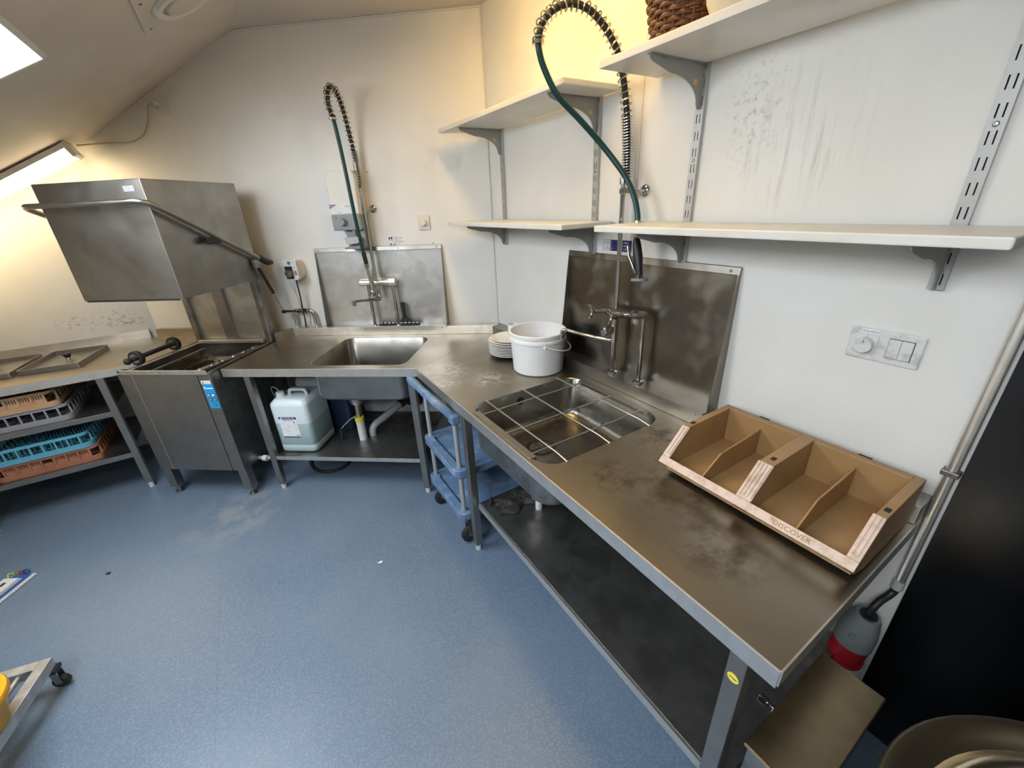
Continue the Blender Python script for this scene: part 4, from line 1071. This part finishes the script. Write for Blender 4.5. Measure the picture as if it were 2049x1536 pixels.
MB().loops([[(x, y, z) for x, y in rrect(-1.655 + i, -1.475 - i, 2.50 + i, 2.745 - i, .03, 4)] for i, z in ((.006, .2655), (0, .28), (0, .58), (.02, .61))], True, True).build('body', 'navy_plastic', nb, smooth=40)
MB().cyl((-1.565, 2.58, .605), (-1.565, 2.58, .64), .022, seg=16).build('cap', 'black', nb, smooth=40)
bh = MB().tube(catmull([(-1.86, 2.56, .012), (-1.85, 2.45, .012), (-1.77, 2.36, .012), (-1.66, 2.325, .012), (-1.57, 2.37, .012), (-1.545, 2.46, .012), (-1.56, 2.60, .012), (-1.62, 2.74, .012)], 6), .011, 10)
tag(bh.build('drain_hose', 'rubber', base=(-1.7, 2.45, 0), frame='D', smooth=60), 'black hose lying in a loop on floor under back counter', 'hose')

# rag and scraps on the right undershelf
rg = MB(); n_ = 22; GV = []
rr_ = random.Random(3)
L = []
for i in range(n_):
    row = []
    for j in range(n_):
        x = .76 + .30 * i / (n_ - 1); y = 1.39 + .14 * j / (n_ - 1)
        e = min(i, j, n_ - 1 - i, n_ - 1 - j) / 4
        z = .332 + min(e, 1) * (.012 + .018 * (sin(x * 61 + y * 23) * .5 + .5) * (sin(y * 71 - x * 17) * .5 + .5)) + rr_.random() * .003
        row.append((x + .02 * sin(y * 40), y + .02 * sin(x * 50), z))
    L.append(row)
rg.loops(L, closed=False)
tag(rg.build('dirty_rag', 'rag', base=(.9, 1.46, .332), smooth=60), 'crumpled black rag on the undershelf below the right sink', 'rag')
pk = MB().prism([(.74, .331), (.775, .331), (.768, .345), (.758, .392), (.752, .345)], 1.50, 1.512, 'y')
tag(pk.build('black_scraper', 'black', base=(.757, 1.506, .331), bevel=.002), 'small black pointed scraper at the end of the right undershelf', 'scraper')

# ================================================================== BLUE SERVICE CART
ct = thing('service_cart', 'blue plastic service cart pushed under the counter corner', 'cart', (1.0, 1.86, 0))
X0, X1, Y0, Y1 = .635, 1.36, 1.63, 2.105
for z in (.475, .195):
    o = rrect(X0, X1, Y0, Y1, .04, 3); i1 = rrect(X0 + .045, X1 - .045, Y0 + .045, Y1 - .045, .03, 3); i2 = rrect(X0 + .055, X1 - .055, Y0 + .055, Y1 - .055, .025, 3)
    b_ = rrect(X0 + .012, X1 - .012, Y0 + .012, Y1 - .012, .035, 3)
    MB().loops([[(x, y, z - .03) for x, y in b_], [(x, y, z - .012) for x, y in o], [(x, y, z + .028) for x, y in o], [(x, y, z + .028) for x, y in i1], [(x, y, z + .004) for x, y in i2]], True, True).build('tray', 'cart', ct, smooth=25, bevel=.003)
for x, y in ((.672, 2.068), (.672, 1.672), (1.32, 2.068), (1.32, 1.672)):
    MB().cyl((x, y, .18), (x, y, .80), .0125, seg=14).build('post', 'rail', ct, smooth=50)
# push handle joining the two front posts, standing out in front of the counter edge
hb = MB()
P = catmull([(.672, 2.068, .79), (.652, 2.095, .825), (.622, 2.13, .862), (.612, 2.11, .872), (.612, 1.93, .872), (.614, 1.76, .872), (.628, 1.715, .855), (.655, 1.685, .82), (.672, 1.672, .79)], 5)
F = []
for p in P: F.append([(p.x + dx_, p.y + dy_, p.z + dz_) for dx_, dy_, dz_ in ((-.016, 0, -.014), (.016, 0, -.016), (.018, 0, .008), (.004, 0, .014), (-.014, 0, .010))])
hb.loops(F, True, True)
hb.build('push_handle', 'cart', ct, smooth=35)
MB().box(.650, .694, 1.645, 1.70, .765, .815).build('handle_block', 'cart', ct, bevel=.008)
MB().box(.650, .694, 2.045, 2.09, .765, .815).build('handle_block', 'cart', ct, bevel=.008)
for x, y in ((.69, 2.055), (.69, 1.665), (1.31, 2.05), (1.31, 1.68)):
    fk = MB().box(x - .016, x + .016, y - .022, y - .019, .05, .155).box(x - .016, x + .016, y + .019, y + .022, .05, .155).box(x - .022, x + .022, y - .024, y + .024, .150, .168).build('caster_fork', 'steel', ct, bevel=.001)
    MB().lathe([(.0, -.016), (.044, -.015), (.052, -.010), (.052, .010), (.044, .015), (0, .016)], (x, y, .053), 24, 'y').build('wheel', 'rubber', fk, smooth=40)
    MB().cyl((x, y - .024, .053), (x, y + .024, .053), .008, seg=10).build('axle', 'steel', fk)

# ================================================================== THINGS ON THE BACK WALL (frame D)
sd = thing('soap_dispenser', 'white and grey soap dispenser above the back wall sink', 'dispenser', (-1.36, ND - .06, 1.5), 'D')
fd = ND - .12
MB().prism([(-1.452, 1.722), (-1.262, 1.722), (-1.256, 1.955), (-1.272, 1.982), (-1.425, 1.982), (-1.449, 1.955)], fd, ND - .001, 'y').build('cover', 'ivory', sd, bevel=.006)
MB().box(-1.455, -1.262, fd - .004, fd + .01, 1.730, 1.790).build('white_front', 'white_plastic', sd, bevel=.002)
MB().prism([(-1.454, 1.788), (-1.454, 1.764), (-1.402, 1.788)], fd - .0047, fd - .004, 'y').build('purple_corner', 'purple', sd)
text(sd, 'suma', .013, (-1.452, fd - .0052, 1.775), (1, 0, 0), (0, 0, 1), 'paper')
text(sd, 'D10', .017, (-1.345, fd - .0048, 1.770), (1, 0, 0), (0, 0, 1), 'ink')
MB().lathe([(0, -.003), (.005, -.002), (.006, 0)], (-1.392, fd - .004, 1.744), 12, 'y').build('lock', 'steel_dark', sd)
MB().box(-1.458, -1.262, fd - .002, ND - .001, 1.630, 1.728).build('grey_body', 'grey_plastic', sd, bevel=.006)
MB().lathe([(0, -.030), (.020, -.030), (.023, -.022), (.025, 0)], (-1.382, fd - .002, 1.682), 24, 'y').build('knob', 'grey_plastic', sd, smooth=40)
MB().cyl((-1.425, fd - .004, 1.708), (-1.425, fd, 1.708), .004, seg=10).build('marker_dot', 'ink', sd)
MB().box(-1.392, -1.262, fd + .03, ND - .001, 1.515, 1.632).build('pump_block', 'grey_plastic', sd, bevel=.005)
MB().cyl((-1.33, fd + .02, 1.632), (-1.33, fd + .02, 1.585), .012, seg=12).build('nozzle', 'grey_plastic', sd, smooth=40)
MB().prism([(-1.395, 1.585), (-1.29, 1.590), (-1.285, 1.560), (-1.30, 1.548), (-1.38, 1.540)], fd - .012, fd + .03, 'y').build('lever_cup', 'grey_light', sd, bevel=.004)
MB().prism([(-1.41, 1.522), (-1.27, 1.532), (-1.27, 1.510), (-1.41, 1.512)], fd + .0, ND - .02, 'y').build('drip_tray', 'grey_plastic', sd, bevel=.003)

dm = thing('dosing_pump', 'small white dosing pump with round black head left of back sink', 'pump', (-1.85, ND - .05, 1.38), 'D')
MB().box(-1.890, -1.797, ND - .10, ND - .085, 1.316, 1.450).build('front_plate', 'white_plastic', dm, bevel=.002)
MB().prism([(-1.885, 1.32), (-1.80, 1.32), (-1.80, 1.445), (-1.885, 1.445)], ND - .086, ND - .04, 'y').build('case', 'cream', dm, bevel=.004)
MB().loops([[(x, n, z) for x, z in rrect(-1.885 + i, -1.795 - i * .2, 1.315 + i, 1.455 - i, .03, 4)] for i, n in ((0, ND - .06), (.004, ND - .02), (.012, ND - .001))], True, True).build('case_back', 'cream', dm, smooth=40)
MB().lathe([(0, -.001), (.0125, -.001), (.0125, 0)], (-1.848, ND - .1005, 1.432), 20, 'y').build('logo_disc', 'blue_logo', dm)
MB().box(-1.885, -1.832, ND - .108, ND - .10, 1.325, 1.410).build('pump_plate', 'black', dm, bevel=.002)
MB().lathe([(0, -.02), (.024, -.018), (.029, -.006), (.029, 0)], (-1.858, ND - .108, 1.362), 24, 'y').build('pump_head', 'tank', dm, smooth=40)
MB().box(-1.824, -1.806, ND - .104, ND - .10, 1.348, 1.380).build('rocker_switch', 'grey_plastic', dm, bevel=.002)
for s, z in ((-1.816, 1.40), (-1.803, 1.323)):
    MB().cyl((s, ND - .103, z), (s, ND - .099, z), .003, seg=8).build('screw', 'ink', dm)
MB().tube(catmull([(-1.872, ND - .10, 1.335), (-1.872, ND - .10, 1.29), (-1.86, ND - .09, 1.23), (-1.855, ND - .08, 1.15), (-1.86, ND - .06, 1.06), (-1.87, ND - .04, .95)], 5), .0028, 6).build('clear_tube', 'grey_light', dm, smooth=60)
MB().tube(catmull([(-1.848, ND - .10, 1.335), (-1.848, ND - .10, 1.28), (-1.855, ND - .09, 1.20), (-1.858, ND - .07, 1.10), (-1.862, ND - .04, .95)], 5), .0028, 6).build('clear_tube', 'grey_light', dm, smooth=60)
MB().tube(catmull([(-1.828, ND - .095, 1.318), (-1.828, ND - .095, 1.28), (-1.838, ND - .08, 1.20), (-1.85, ND - .07, 1.10), (-1.862, ND - .055, 1.02), (-1.875, ND - .05, .95)], 5), .0048, 8).build('power_lead', 'black', dm, smooth=60)

pv = thing('pipe_valve', 'chrome water pipes with black lever valve below the dosing pump', 'valve', (-1.88, ND - .04, .95), 'D')
MB().tube(catmull([(-1.945, ND - .04, .94), (-1.945, ND - .04, 1.0), (-1.942, ND - .04, 1.07)], 4), .010, 10).build('pipe', 'chrome', pv, smooth=60)
MB().tube(catmull([(-1.935, ND - .04, 1.083), (-1.87, ND - .04, 1.083), (-1.825, ND - .04, 1.083), (-1.80, ND - .04, 1.072), (-1.792, ND - .04, 1.04), (-1.79, ND - .04, .94)], 5), .0115, 10).build('pipe', 'chrome', pv, smooth=60)
MB().cyl((-1.915, ND - .04, 1.083), (-1.83, ND - .04, 1.083), .017, seg=6).build('valve_body', 'chrome', pv)
MB().tube([(-1.92, ND - .062, 1.085), (-1.96, ND - .068, 1.086), (-2.0, ND - .068, 1.085)], [.008, .007, .010], 8).build('lever', 'black', pv, smooth=50)

sw = thing('dimmer_switch', 'cream square dimmer switch on the back wall', 'switch', (-.874, ND - .01, 1.652), 'D')
MB().box(-.914, -.834, ND - .010, ND - .0005, 1.608, 1.698).build('plate', 'cream', sw, bevel=.004)
MB().box(-.897, -.851, ND - .013, ND - .009, 1.628, 1.678).build('inner_plate', 'cream', sw, bevel=.003)
MB().lathe([(0, -.024), (.016, -.024), (.019, -.018), (.020, 0)], (-.874, ND - .012, 1.653), 24, 'y').build('knob', 'cream', sw, smooth=40)

stk = thing('instruction_sticker', 'small white instruction sticker above the back splash panel', 'sticker', (-1.078, ND - .001, 1.548), 'D')
ys_ = ND - .0012
MB().box(-1.146, -1.012, ys_, ND - .0003, 1.515, 1.580).build('sheet', 'paper', stk)
for (c, z, w, h) in ((-1.133, 1.563, .012, .014), (-1.117, 1.564, .011, .016), (-1.136, 1.551, .004, .006), (-1.124, 1.552, .006, .005), (-1.114, 1.549, .003, .008), (-1.132, 1.523, .004, .012), (-1.125, 1.524, .005, .013), (-1.110, 1.521, .007, .006), (-1.097, 1.523, .008, .009)):
    MB().prism(rrect(c - w / 2, c + w / 2, z - h / 2, z + h / 2, min(w, h) * .3, 2), ys_ - .0004, ys_, 'y').build('pictogram', 'ink', stk)
for (a, b, z) in ((-1.102, -1.072, 1.572), (-1.102, -1.040, 1.565), (-1.102, -1.040, 1.559), (-1.102, -1.068, 1.551), (-1.102, -1.036, 1.543), (-1.102, -1.034, 1.537), (-1.090, -1.058, 1.524)):
    MB().box(a, b, ys_ - .0004, ys_, z - .0013, z + .0013).build('print_line', 'ink_grey', stk)

so = thing('wall_socket', 'dirty cream wall socket under the sloping ceiling', 'socket', (-2.5, ND, 2.418), 'D')
MB().box(-2.545, -2.458, ND - .009, ND - .0005, 2.372, 2.462).build('plate', 'ivory', so, bevel=.003)
MB().lathe([(.0, -.004), (.019, -.004), (.021, -.010), (.024, -.009), (.024, 0)], (-2.515, ND - .008, 2.42), 22, 'y').build('socket_ring', 'ivory', so, smooth=40)

# ================================================================== LAMPS
def sbox(x0, x1, y0, y1, o0, o1, ins=0.0):
    return [slp(x1, y0, o0), slp(x0, y0, o0), slp(x0, y1, o0), slp(x1, y1, o0), slp(x1, y0 + ins, o1), slp(x0, y0 + ins, o1), slp(x0, y1 - ins, o1), slp(x1, y1 - ins, o1)]
fl = thing('batten_lamp', 'lit fluorescent batten lamp on the sloping ceiling at the left', 'lamp', slp(-1.4, 3.99, 0))
MB().hexa(sbox(-.775, -2.02, 3.885, 4.095, .006, .034)).build('housing', 'white_plastic', fl, bevel=.003)
MB().hexa(sbox(-.785, -2.01, 3.893, 4.087, .034, .080, .022)).build('diffuser', 'tube_left', fl, bevel=.006)
MB().hexa(sbox(-.762, -.785, 3.885, 4.095, .004, .084, .016)).build('end_cap', 'white_plastic', fl, bevel=.003)
MB().hexa(sbox(-2.01, -2.03, 3.885, 4.095, .004, .084, .016)).build('end_cap', 'white_plastic', fl, bevel=.003)
cd_ = MB().tube(catmull([(-2.517, ND - .048, 2.418), (-2.555, ND - .050, 2.405), (-2.60, ND - .03, 2.345), (-2.68, ND - .02, 2.262), (-2.80, ND - .015, 2.225), (-2.94, ND - .015, 2.228), (-3.05, ND - .02, 2.228), (-3.095, ND - .05, 2.222), (-3.105, ND - .10, 2.215)], 6), .0045, 8).toworld().build('power_cord', 'cable_beige', fl, smooth=60)
MB().lathe([(0, -.042), (.010, -.040), (.018, -.024), (.019, -.005), (.0, -.005)], (-2.515, ND - .008, 2.42), 16, 'y').toworld().build('plug', 'ivory', cd_, smooth=40)
for x in (-.95, -1.85):
    MB().hexa(sbox(x, x - .05, 3.95, 4.03, -.001, .007)).build('mount_clip', 'rubber', fl)
fr_ = thing('batten_lamp', 'yellowish fluorescent batten lamp on the flat ceiling above the wall shelves', 'lamp', (.88, 1.53, ZC))
MB().box(.80, .96, .93, 2.12, ZC - .035, ZC - .001).build('housing', 'white_plastic', fr_, bevel=.003)
MB().prism([(.81, ZC - .035), (.83, ZC - .085), (.93, ZC - .085), (.95, ZC - .035)], .945, 2.105, 'y').build('diffuser', 'tube_right', fr_, bevel=.005)
for y in (.93, 2.105):
    MB().prism([(.805, ZC - .033), (.825, ZC - .09), (.935, ZC - .09), (.955, ZC - .033)], y, y + .015, 'y').build('end_cap', 'white_plastic', fr_, bevel=.003)

# ceiling vent on the slope
cv = thing('ceiling_vent', 'square ceiling plate with round exhaust valve on the slope', 'vent', slp(.03, 2.73, 0))
MB().hexa(sbox(.24, -.132, 2.55, 2.908, .0, .006)).build('plate', 'ceil', cv, bevel=.001)
def ring_pts(cx, cy, r, off, k=36):
    # circle lying in the slope plane
    return [slp(cx + r * cos(2 * pi * i / k) / _nl, cy + r * sin(2 * pi * i / k), off) for i in range(k)]
rc_ = (.045, 2.735)
MB().loops([ring_pts(*rc_, .135, .006), ring_pts(*rc_, .130, .022), ring_pts(*rc_, .112, .026), ring_pts(*rc_, .098, .016), ring_pts(*rc_, .096, -.02)]).build('valve_ring', 'ivory', cv, smooth=50)
MB().loops([ring_pts(*rc_, .088, .010), ring_pts(*rc_, .080, .024), ring_pts(*rc_, .03, .03)], True, True).build('valve_disc', 'ceil', cv, smooth=50)
MB().loops([ring_pts(*rc_, .1, .0005), ring_pts(*rc_, .05, .0004)], False, True).build('valve_throat', 'dark', cv)
for x, y in ((-.105, 2.88), (-.105, 2.60)):
    MB().cyl(slp(x, y, .005), slp(x, y, .009), .007, seg=10).build('screw', 'steel_dark', cv)

# ================================================================== RIGHT WALL FITTINGS
ns = thing('hygiene_notice', 'white notice with drawings and blue text panel above right splash panel', 'sign', (XR, 1.40, 1.55))
xw = XR - .0012
MB().box(xw, XR - .0003, 1.300, 1.502, 1.518, 1.584).build('sheet', 'paper', ns)
for (a, b, z0, z1) in ((1.4515, 1.4935, 1.575, 1.5765), (1.4515, 1.4935, 1.5265, 1.528), (1.492, 1.4935, 1.5265, 1.5765), (1.4515, 1.453, 1.5265, 1.5765)):
    MB().box(xw - .0004, xw, a, b, z0, z1).build('frame_line', 'red_line', ns)
def yb(a, b): return (XR - .0018, a, b)
for P in ([(1.489, 1.555), (1.476, 1.571)], [(1.470, 1.570), (1.469, 1.553)], [(1.459, 1.570), (1.459, 1.555)], [(1.469, 1.551), (1.457, 1.531)]):
    MB().tube([(xw - .0003, a, b) for a, b in P], .0012, 4).build('drawing_stroke', 'ink', ns)
MB().tube([(xw - .0003, 1.482 + .008 * cos(a), 1.538 + .006 * sin(a)) for a in [2 * pi * k / 16 for k in range(17)]], .0006, 4).build('drawing_stroke', 'ink_grey', ns)
MB().box(xw - .0006, xw, 1.468, 1.475, 1.535, 1.539).build('drawing_stroke', 'ink', ns)
bpn = MB().box(xw - .0004, xw, 1.318, 1.446, 1.527, 1.576).build('blue_panel', 'navy', ns)
for z, w0, w1 in ((1.562, '\u00de', 'r v\u00e9lb\u00faa'), (1.5485, 'o', 'a t\u00e6kjum'), (1.535, 'el', 'r v\u00e9lb\u00fa\u00f0')):
    text(bpn, w0, .0115, (xw - .0009, 1.441, z), (0, -1, 0), (0, 0, 1), 'paper')
    text(bpn, w1, .0115, (xw - .0009, 1.373, z), (0, -1, 0), (0, 0, 1), 'paper')

ds = thing('double_switch_plate', 'white plate with rotary dial and two rocker switches on right wall', 'switch', (XR, .37, 1.337))
yA, yB, zA, zB = .288, .453, 1.293, 1.384
MB().box(XR - .009, XR - .0005, yA, yB, zA, zB).build('frame', 'white_dirty', ds, bevel=.004)
MB().box(XR - .0115, XR - .008, yB - .068, yB - .016, zA + .018, zB - .018).build('dial_plate', 'white_dirty', ds, bevel=.001)
MB().lathe([(0, -.020), (.020, -.020), (.0215, -.016), (.022, 0)], (XR - .011, yB - .042, 1.337), 32, 'x').build('dial', 'white_dirty', ds, smooth=40)
MB().box(XR - .0316, XR - .0308, yB - .0427, yB - .0413, 1.346, 1.354).build('dial_mark', 'ink', ds)
MB().box(XR - .0119, XR - .0113, yB - .0427, yB - .0413, 1.3605, 1.3635).build('dial_mark', 'ink', ds)
MB().box(XR - .0095, XR - .0085, yA + .0185, yA + .0735, zA + .0175, zB - .0175).build('rocker_gap', 'dark', ds)
for a in (yA + .020, yA + .0465):
    MB().box(XR - .0125, XR - .009, a, a + .0258, zA + .019, zB - .019).build('rocker', 'white_dirty', ds, bevel=.0012)
lbl = MB().box(XR - .0099, XR - .0089, yB - .064, yB - .024, zB - .014, zB - .003).build('name_label', 'paper', ds)
text(lbl, '\u00datsog eldh\u00fas', .0072, (XR - .0102, yB - .0255, zB - .0105), (0, -1, 0), (0, 0, 1), 'ink')

# steel sheet on the wall, conduit, plug and socket
wl = MB().box(XR - .014, XR - .0005, YN + .02, .128, .0, 2.25)
tag(wl.build('wall_sheet', 'clad', base=(XR - .007, -.8, 0), bevel=.001), 'large dark steel sheet covering the right wall at the picture edge', 'wall panel')
cdt = thing('cable_conduit', 'vertical steel conduit pipe beside the dark steel sheet', 'conduit', (XR - .016, .148, .62))
MB().cyl((XR - .016, .148, .635), (XR - .016, .148, 2.3), .0125, seg=16).build('pipe', 'lip', cdt, smooth=50)
MB().cyl((XR - .016, .148, .622), (XR - .016, .148, .655), .0145, seg=16).build('end_bush', 'grey_light', cdt, smooth=50)
for z in (1.05, 1.75):
    MB().box(XR - .032, XR - .001, .130, .166, z - .008, z + .008).build('pipe_clip', 'steel_dark', cdt, bevel=.003)
sk = thing('power_socket_outlet', 'grey and red industrial power socket on the wall past counter end', 'socket', (XR, .19, .35))
MB().prism([(.143, .235), (.233, .235), (.233, .455), (.143, .455)], XR - .03, XR - .001, 'x').build('back_plate', 'plug_grey', sk, bevel=.006)
MB().cyl((1.372, .188, .305), (1.374, .182, .395), .048, .050, seg=26).build('red_socket', 'red', sk, smooth=40)
MB().tube([(1.372, .188, .31), (1.372, .187, .322)], .053, 26).build('red_collar', 'red', sk, smooth=40)
MB().box(1.39, 1.425, .15, .22, .31, .38).build('socket_block', 'red', sk, bevel=.008)
pg = thing('power_plug', 'grey industrial plug with black cable pushed into red wall socket', 'plug', (1.374, .195, .35))
MB().tube([(1.374, .182, .392), (1.374, .179, .44), (1.373, .175, .485), (1.372, .171, .522)], [.052, .051, .043, .031], 26).build('plug_body', 'plug_grey', pg, smooth=40)
MB().cyl((1.372, .171, .521), (1.372, .171, .528), .024, .022, seg=20).build('cable_gland', 'black', pg, smooth=40)
MB().box(1.318, 1.330, .172, .186, .445, .46).build('release_tab', 'plug_grey', pg, bevel=.002)
MB().tube(catmull([(1.372, .171, .522), (1.376, .169, .552), (1.395, .164, .575), (1.42, .154, .595), (1.432, .149, .615), (1.434, .148, .66)], 6), .0105, 10).build('cable', 'black', pg, smooth=60)

# machine at the bottom right: steel box with a knob, and a steel drum with lid
mc = thing('machine_housing', 'narrow brownish steel machine box with small knob at counter end', 'machine', (.87, .112, 0))
MB().box(.692, 1.050, .050, .176, .03, .592).build('body', 'steel_dark', mc, bevel=.003)
MB().box(.686, 1.057, .043, .183, .592, .602).build('cover', 'steel_lamp_tint', mc, bevel=.003)
for x in (.72, 1.02):
    for y in (.075, .15):
        MB().cyl((x, y, 0), (x, y, .032), .016, seg=12).build('foot', 'rubber', mc, smooth=40)
kn = MB().cyl((.845, .176, .555), (.845, .212, .555), .006, seg=12).build('knob_shaft', 'chrome', mc, smooth=50)
MB().cyl((.845, .205, .555), (.845, .226, .555), .013, seg=18).build('knob', 'chrome', kn, smooth=40, bevel=.002)
dm_ = thing('steel_drum', 'big round steel drum with rimmed lid at the lower right corner', 'drum', (.686, -.327, 0))
MB().lathe([(0, .03), (.305, .03), (.31, .04), (.31, .868), (.30, .868), (.30, .05), (0, .045)], (.686, -.327, 0), 56).build('body', 'steel', dm_, smooth=40)
MB().lathe([(0, .884), (.225, .884), (.238, .887), (.252, .900), (.262, .9035), (.272, .898), (.283, .889), (.298, .893), (.314, .902), (.326, .902), (.331, .894), (.330, .872), (.322, .868), (.30, .872), (0, .876)], (.686, -.327, 0), 72).build('lid', 'steel_gold_sheen', dm_, smooth=50)
for a in (30, 150, 270):
    MB().cyl((.686 + .25 * cos(radians(a)), -.327 + .25 * sin(radians(a)), 0), (.686 + .25 * cos(radians(a)), -.327 + .25 * sin(radians(a)), .032), .02, seg=12).build('foot', 'rubber', dm_, smooth=40)

# ================================================================== FLOOR THINGS AT THE LEFT
rt = radians(12)
tr = thing('wheeled_dolly', 'low aluminium frame dolly on casters at the lower left corner', 'dolly', (-1.06, 1.93, 0), rot=-rt)
BASE[tr] = Vector((0, 0, 0))
zt_ = .155; W_, D_ = .62, .46     # local: x 0..-W_, y 0..-D_  (corner at origin, nearest corner upper right)
for (ax, bx, ay, by) in ((-.04, 0, -D_, 0), (-W_, -W_ + .04, -D_, 0), (-W_ + .04, -.04, -.04, 0), (-W_ + .04, -.04, -D_, -D_ + .04)):
    MB().box(ax, bx, ay, by, zt_ - .045, zt_).build('frame_rail', 'alu', tr, bevel=.003)
for k in range(6):
    x = -.04 - (W_ - .08) * (k + .6) / 6.2
    MB().cyl((x, -D_ + .04, zt_ - .022), (x, -.04, zt_ - .022), .010, seg=12).build('rung', 'alu', tr, smooth=50)
for (x, y) in ((-.014, -.016), (-.014, -D_ + .018), (-W_, 0), (-W_, -D_)):
    cs = MB().box(x - .022, x + .022, y - .022, y + .022, .095, .112).build('caster_plate', 'black', tr, bevel=.002)
    MB().lathe([(0, -.013), (.024, -.012), (.029, -.007), (.029, .007), (.024, .012), (0, .013)], (x + .004, y + .004, .0295), 22, 'y').build('caster_wheel', 'rubber', cs, smooth=40)
    MB().box(x - .008, x + .014, y - .013, y - .010, .028, .10).box(x - .008, x + .014, y + .018, y + .021, .028, .10).build('caster_fork', 'steel_dark', cs)
yb_ = thing('yellow_bucket', 'yellow plastic tub with closed lid standing on the low dolly', 'tub', (-1.192, 1.687, .156))
yc_ = (-1.192, 1.687, .156)
MB().lathe([(0, 0), (.080, 0), (.086, .006), (.120, .128), (.114, .128), (0, .120)], yc_, 44).build('body', 'yellow', yb_, smooth=40)
MB().lathe([(0, .144), (.112, .144), (.118, .147), (.127, .145), (.130, .138), (.129, .124), (.121, .124), (.120, .130), (0, .130)], yc_, 44).build('lid', 'yellow', yb_, smooth=40)

mp = thing('flat_mop', 'white and blue flat mop head lying on floor at left edge', 'mop', (-1.46, 2.84, 0), rot=radians(60))
BASE[mp] = Vector((0, 0, 0))
MB().box(-.36, .0, -.055, .055, .002, .014).build('mop_pad', 'mop_blue', mp, bevel=.004)
MB().prism([(-.36, .014), (-.03, .014), (-.045, .036), (-.34, .036)], -.042, .034, 'y').build('mop_plate', 'white_mop', mp, bevel=.003)
MB().box(-.10, -.075, -.012, .004, .0355, .0368).build('plate_hole', 'dark', mp)
mb = MB()
for i in range(34):
    x = -.355 + .0107 * i
    mb.tube([(x, -.052, .006), (x + .004, -.064, .010), (x + .006, -.070, .003)], .0045, 5)
tag(mb.build('white_fringe', 'white_mop', mp, smooth=60), kind='stuff')
for (x, y, m) in ((.006, .03, 'mop_green'), (.004, .005, 'mop_red'), (.012, -.01, 'mop_blue'), (-.01, .045, 'yellow_sticker')):
    MB().tube(catmull([(x - .012, y, .012), (x, y + .008, .026), (x + .014, y, .018), (x + .008, y - .01, .008), (x - .006, y - .006, .016)], 4), .0035, 6)  .build('yarn_loop', m, mp, smooth=60)

def scrap(x, y, r, m, label):
    mb = MB(); L = []
    for j, (k, z) in enumerate(((.7, .001), (1, .004), (.5, .008))):
        L.append([(x + r * k * cos(2 * pi * i / 7) * (1.6 if i % 2 else 1.0), y + r * k * sin(2 * pi * i / 7) * (.6 if i % 3 else .9), z) for i in range(7)])
    mb.loops(L, True, True)
    tag(mb.build('floor_crumb', m, base=(x, y, 0)), label, 'crumb')
scrap(-1.055, 2.58, .010, 'rag', 'dark crumb on the floor near the mop')
scrap(.21, 1.80, .012, 'paper', 'white paper scrap on the floor in the middle')
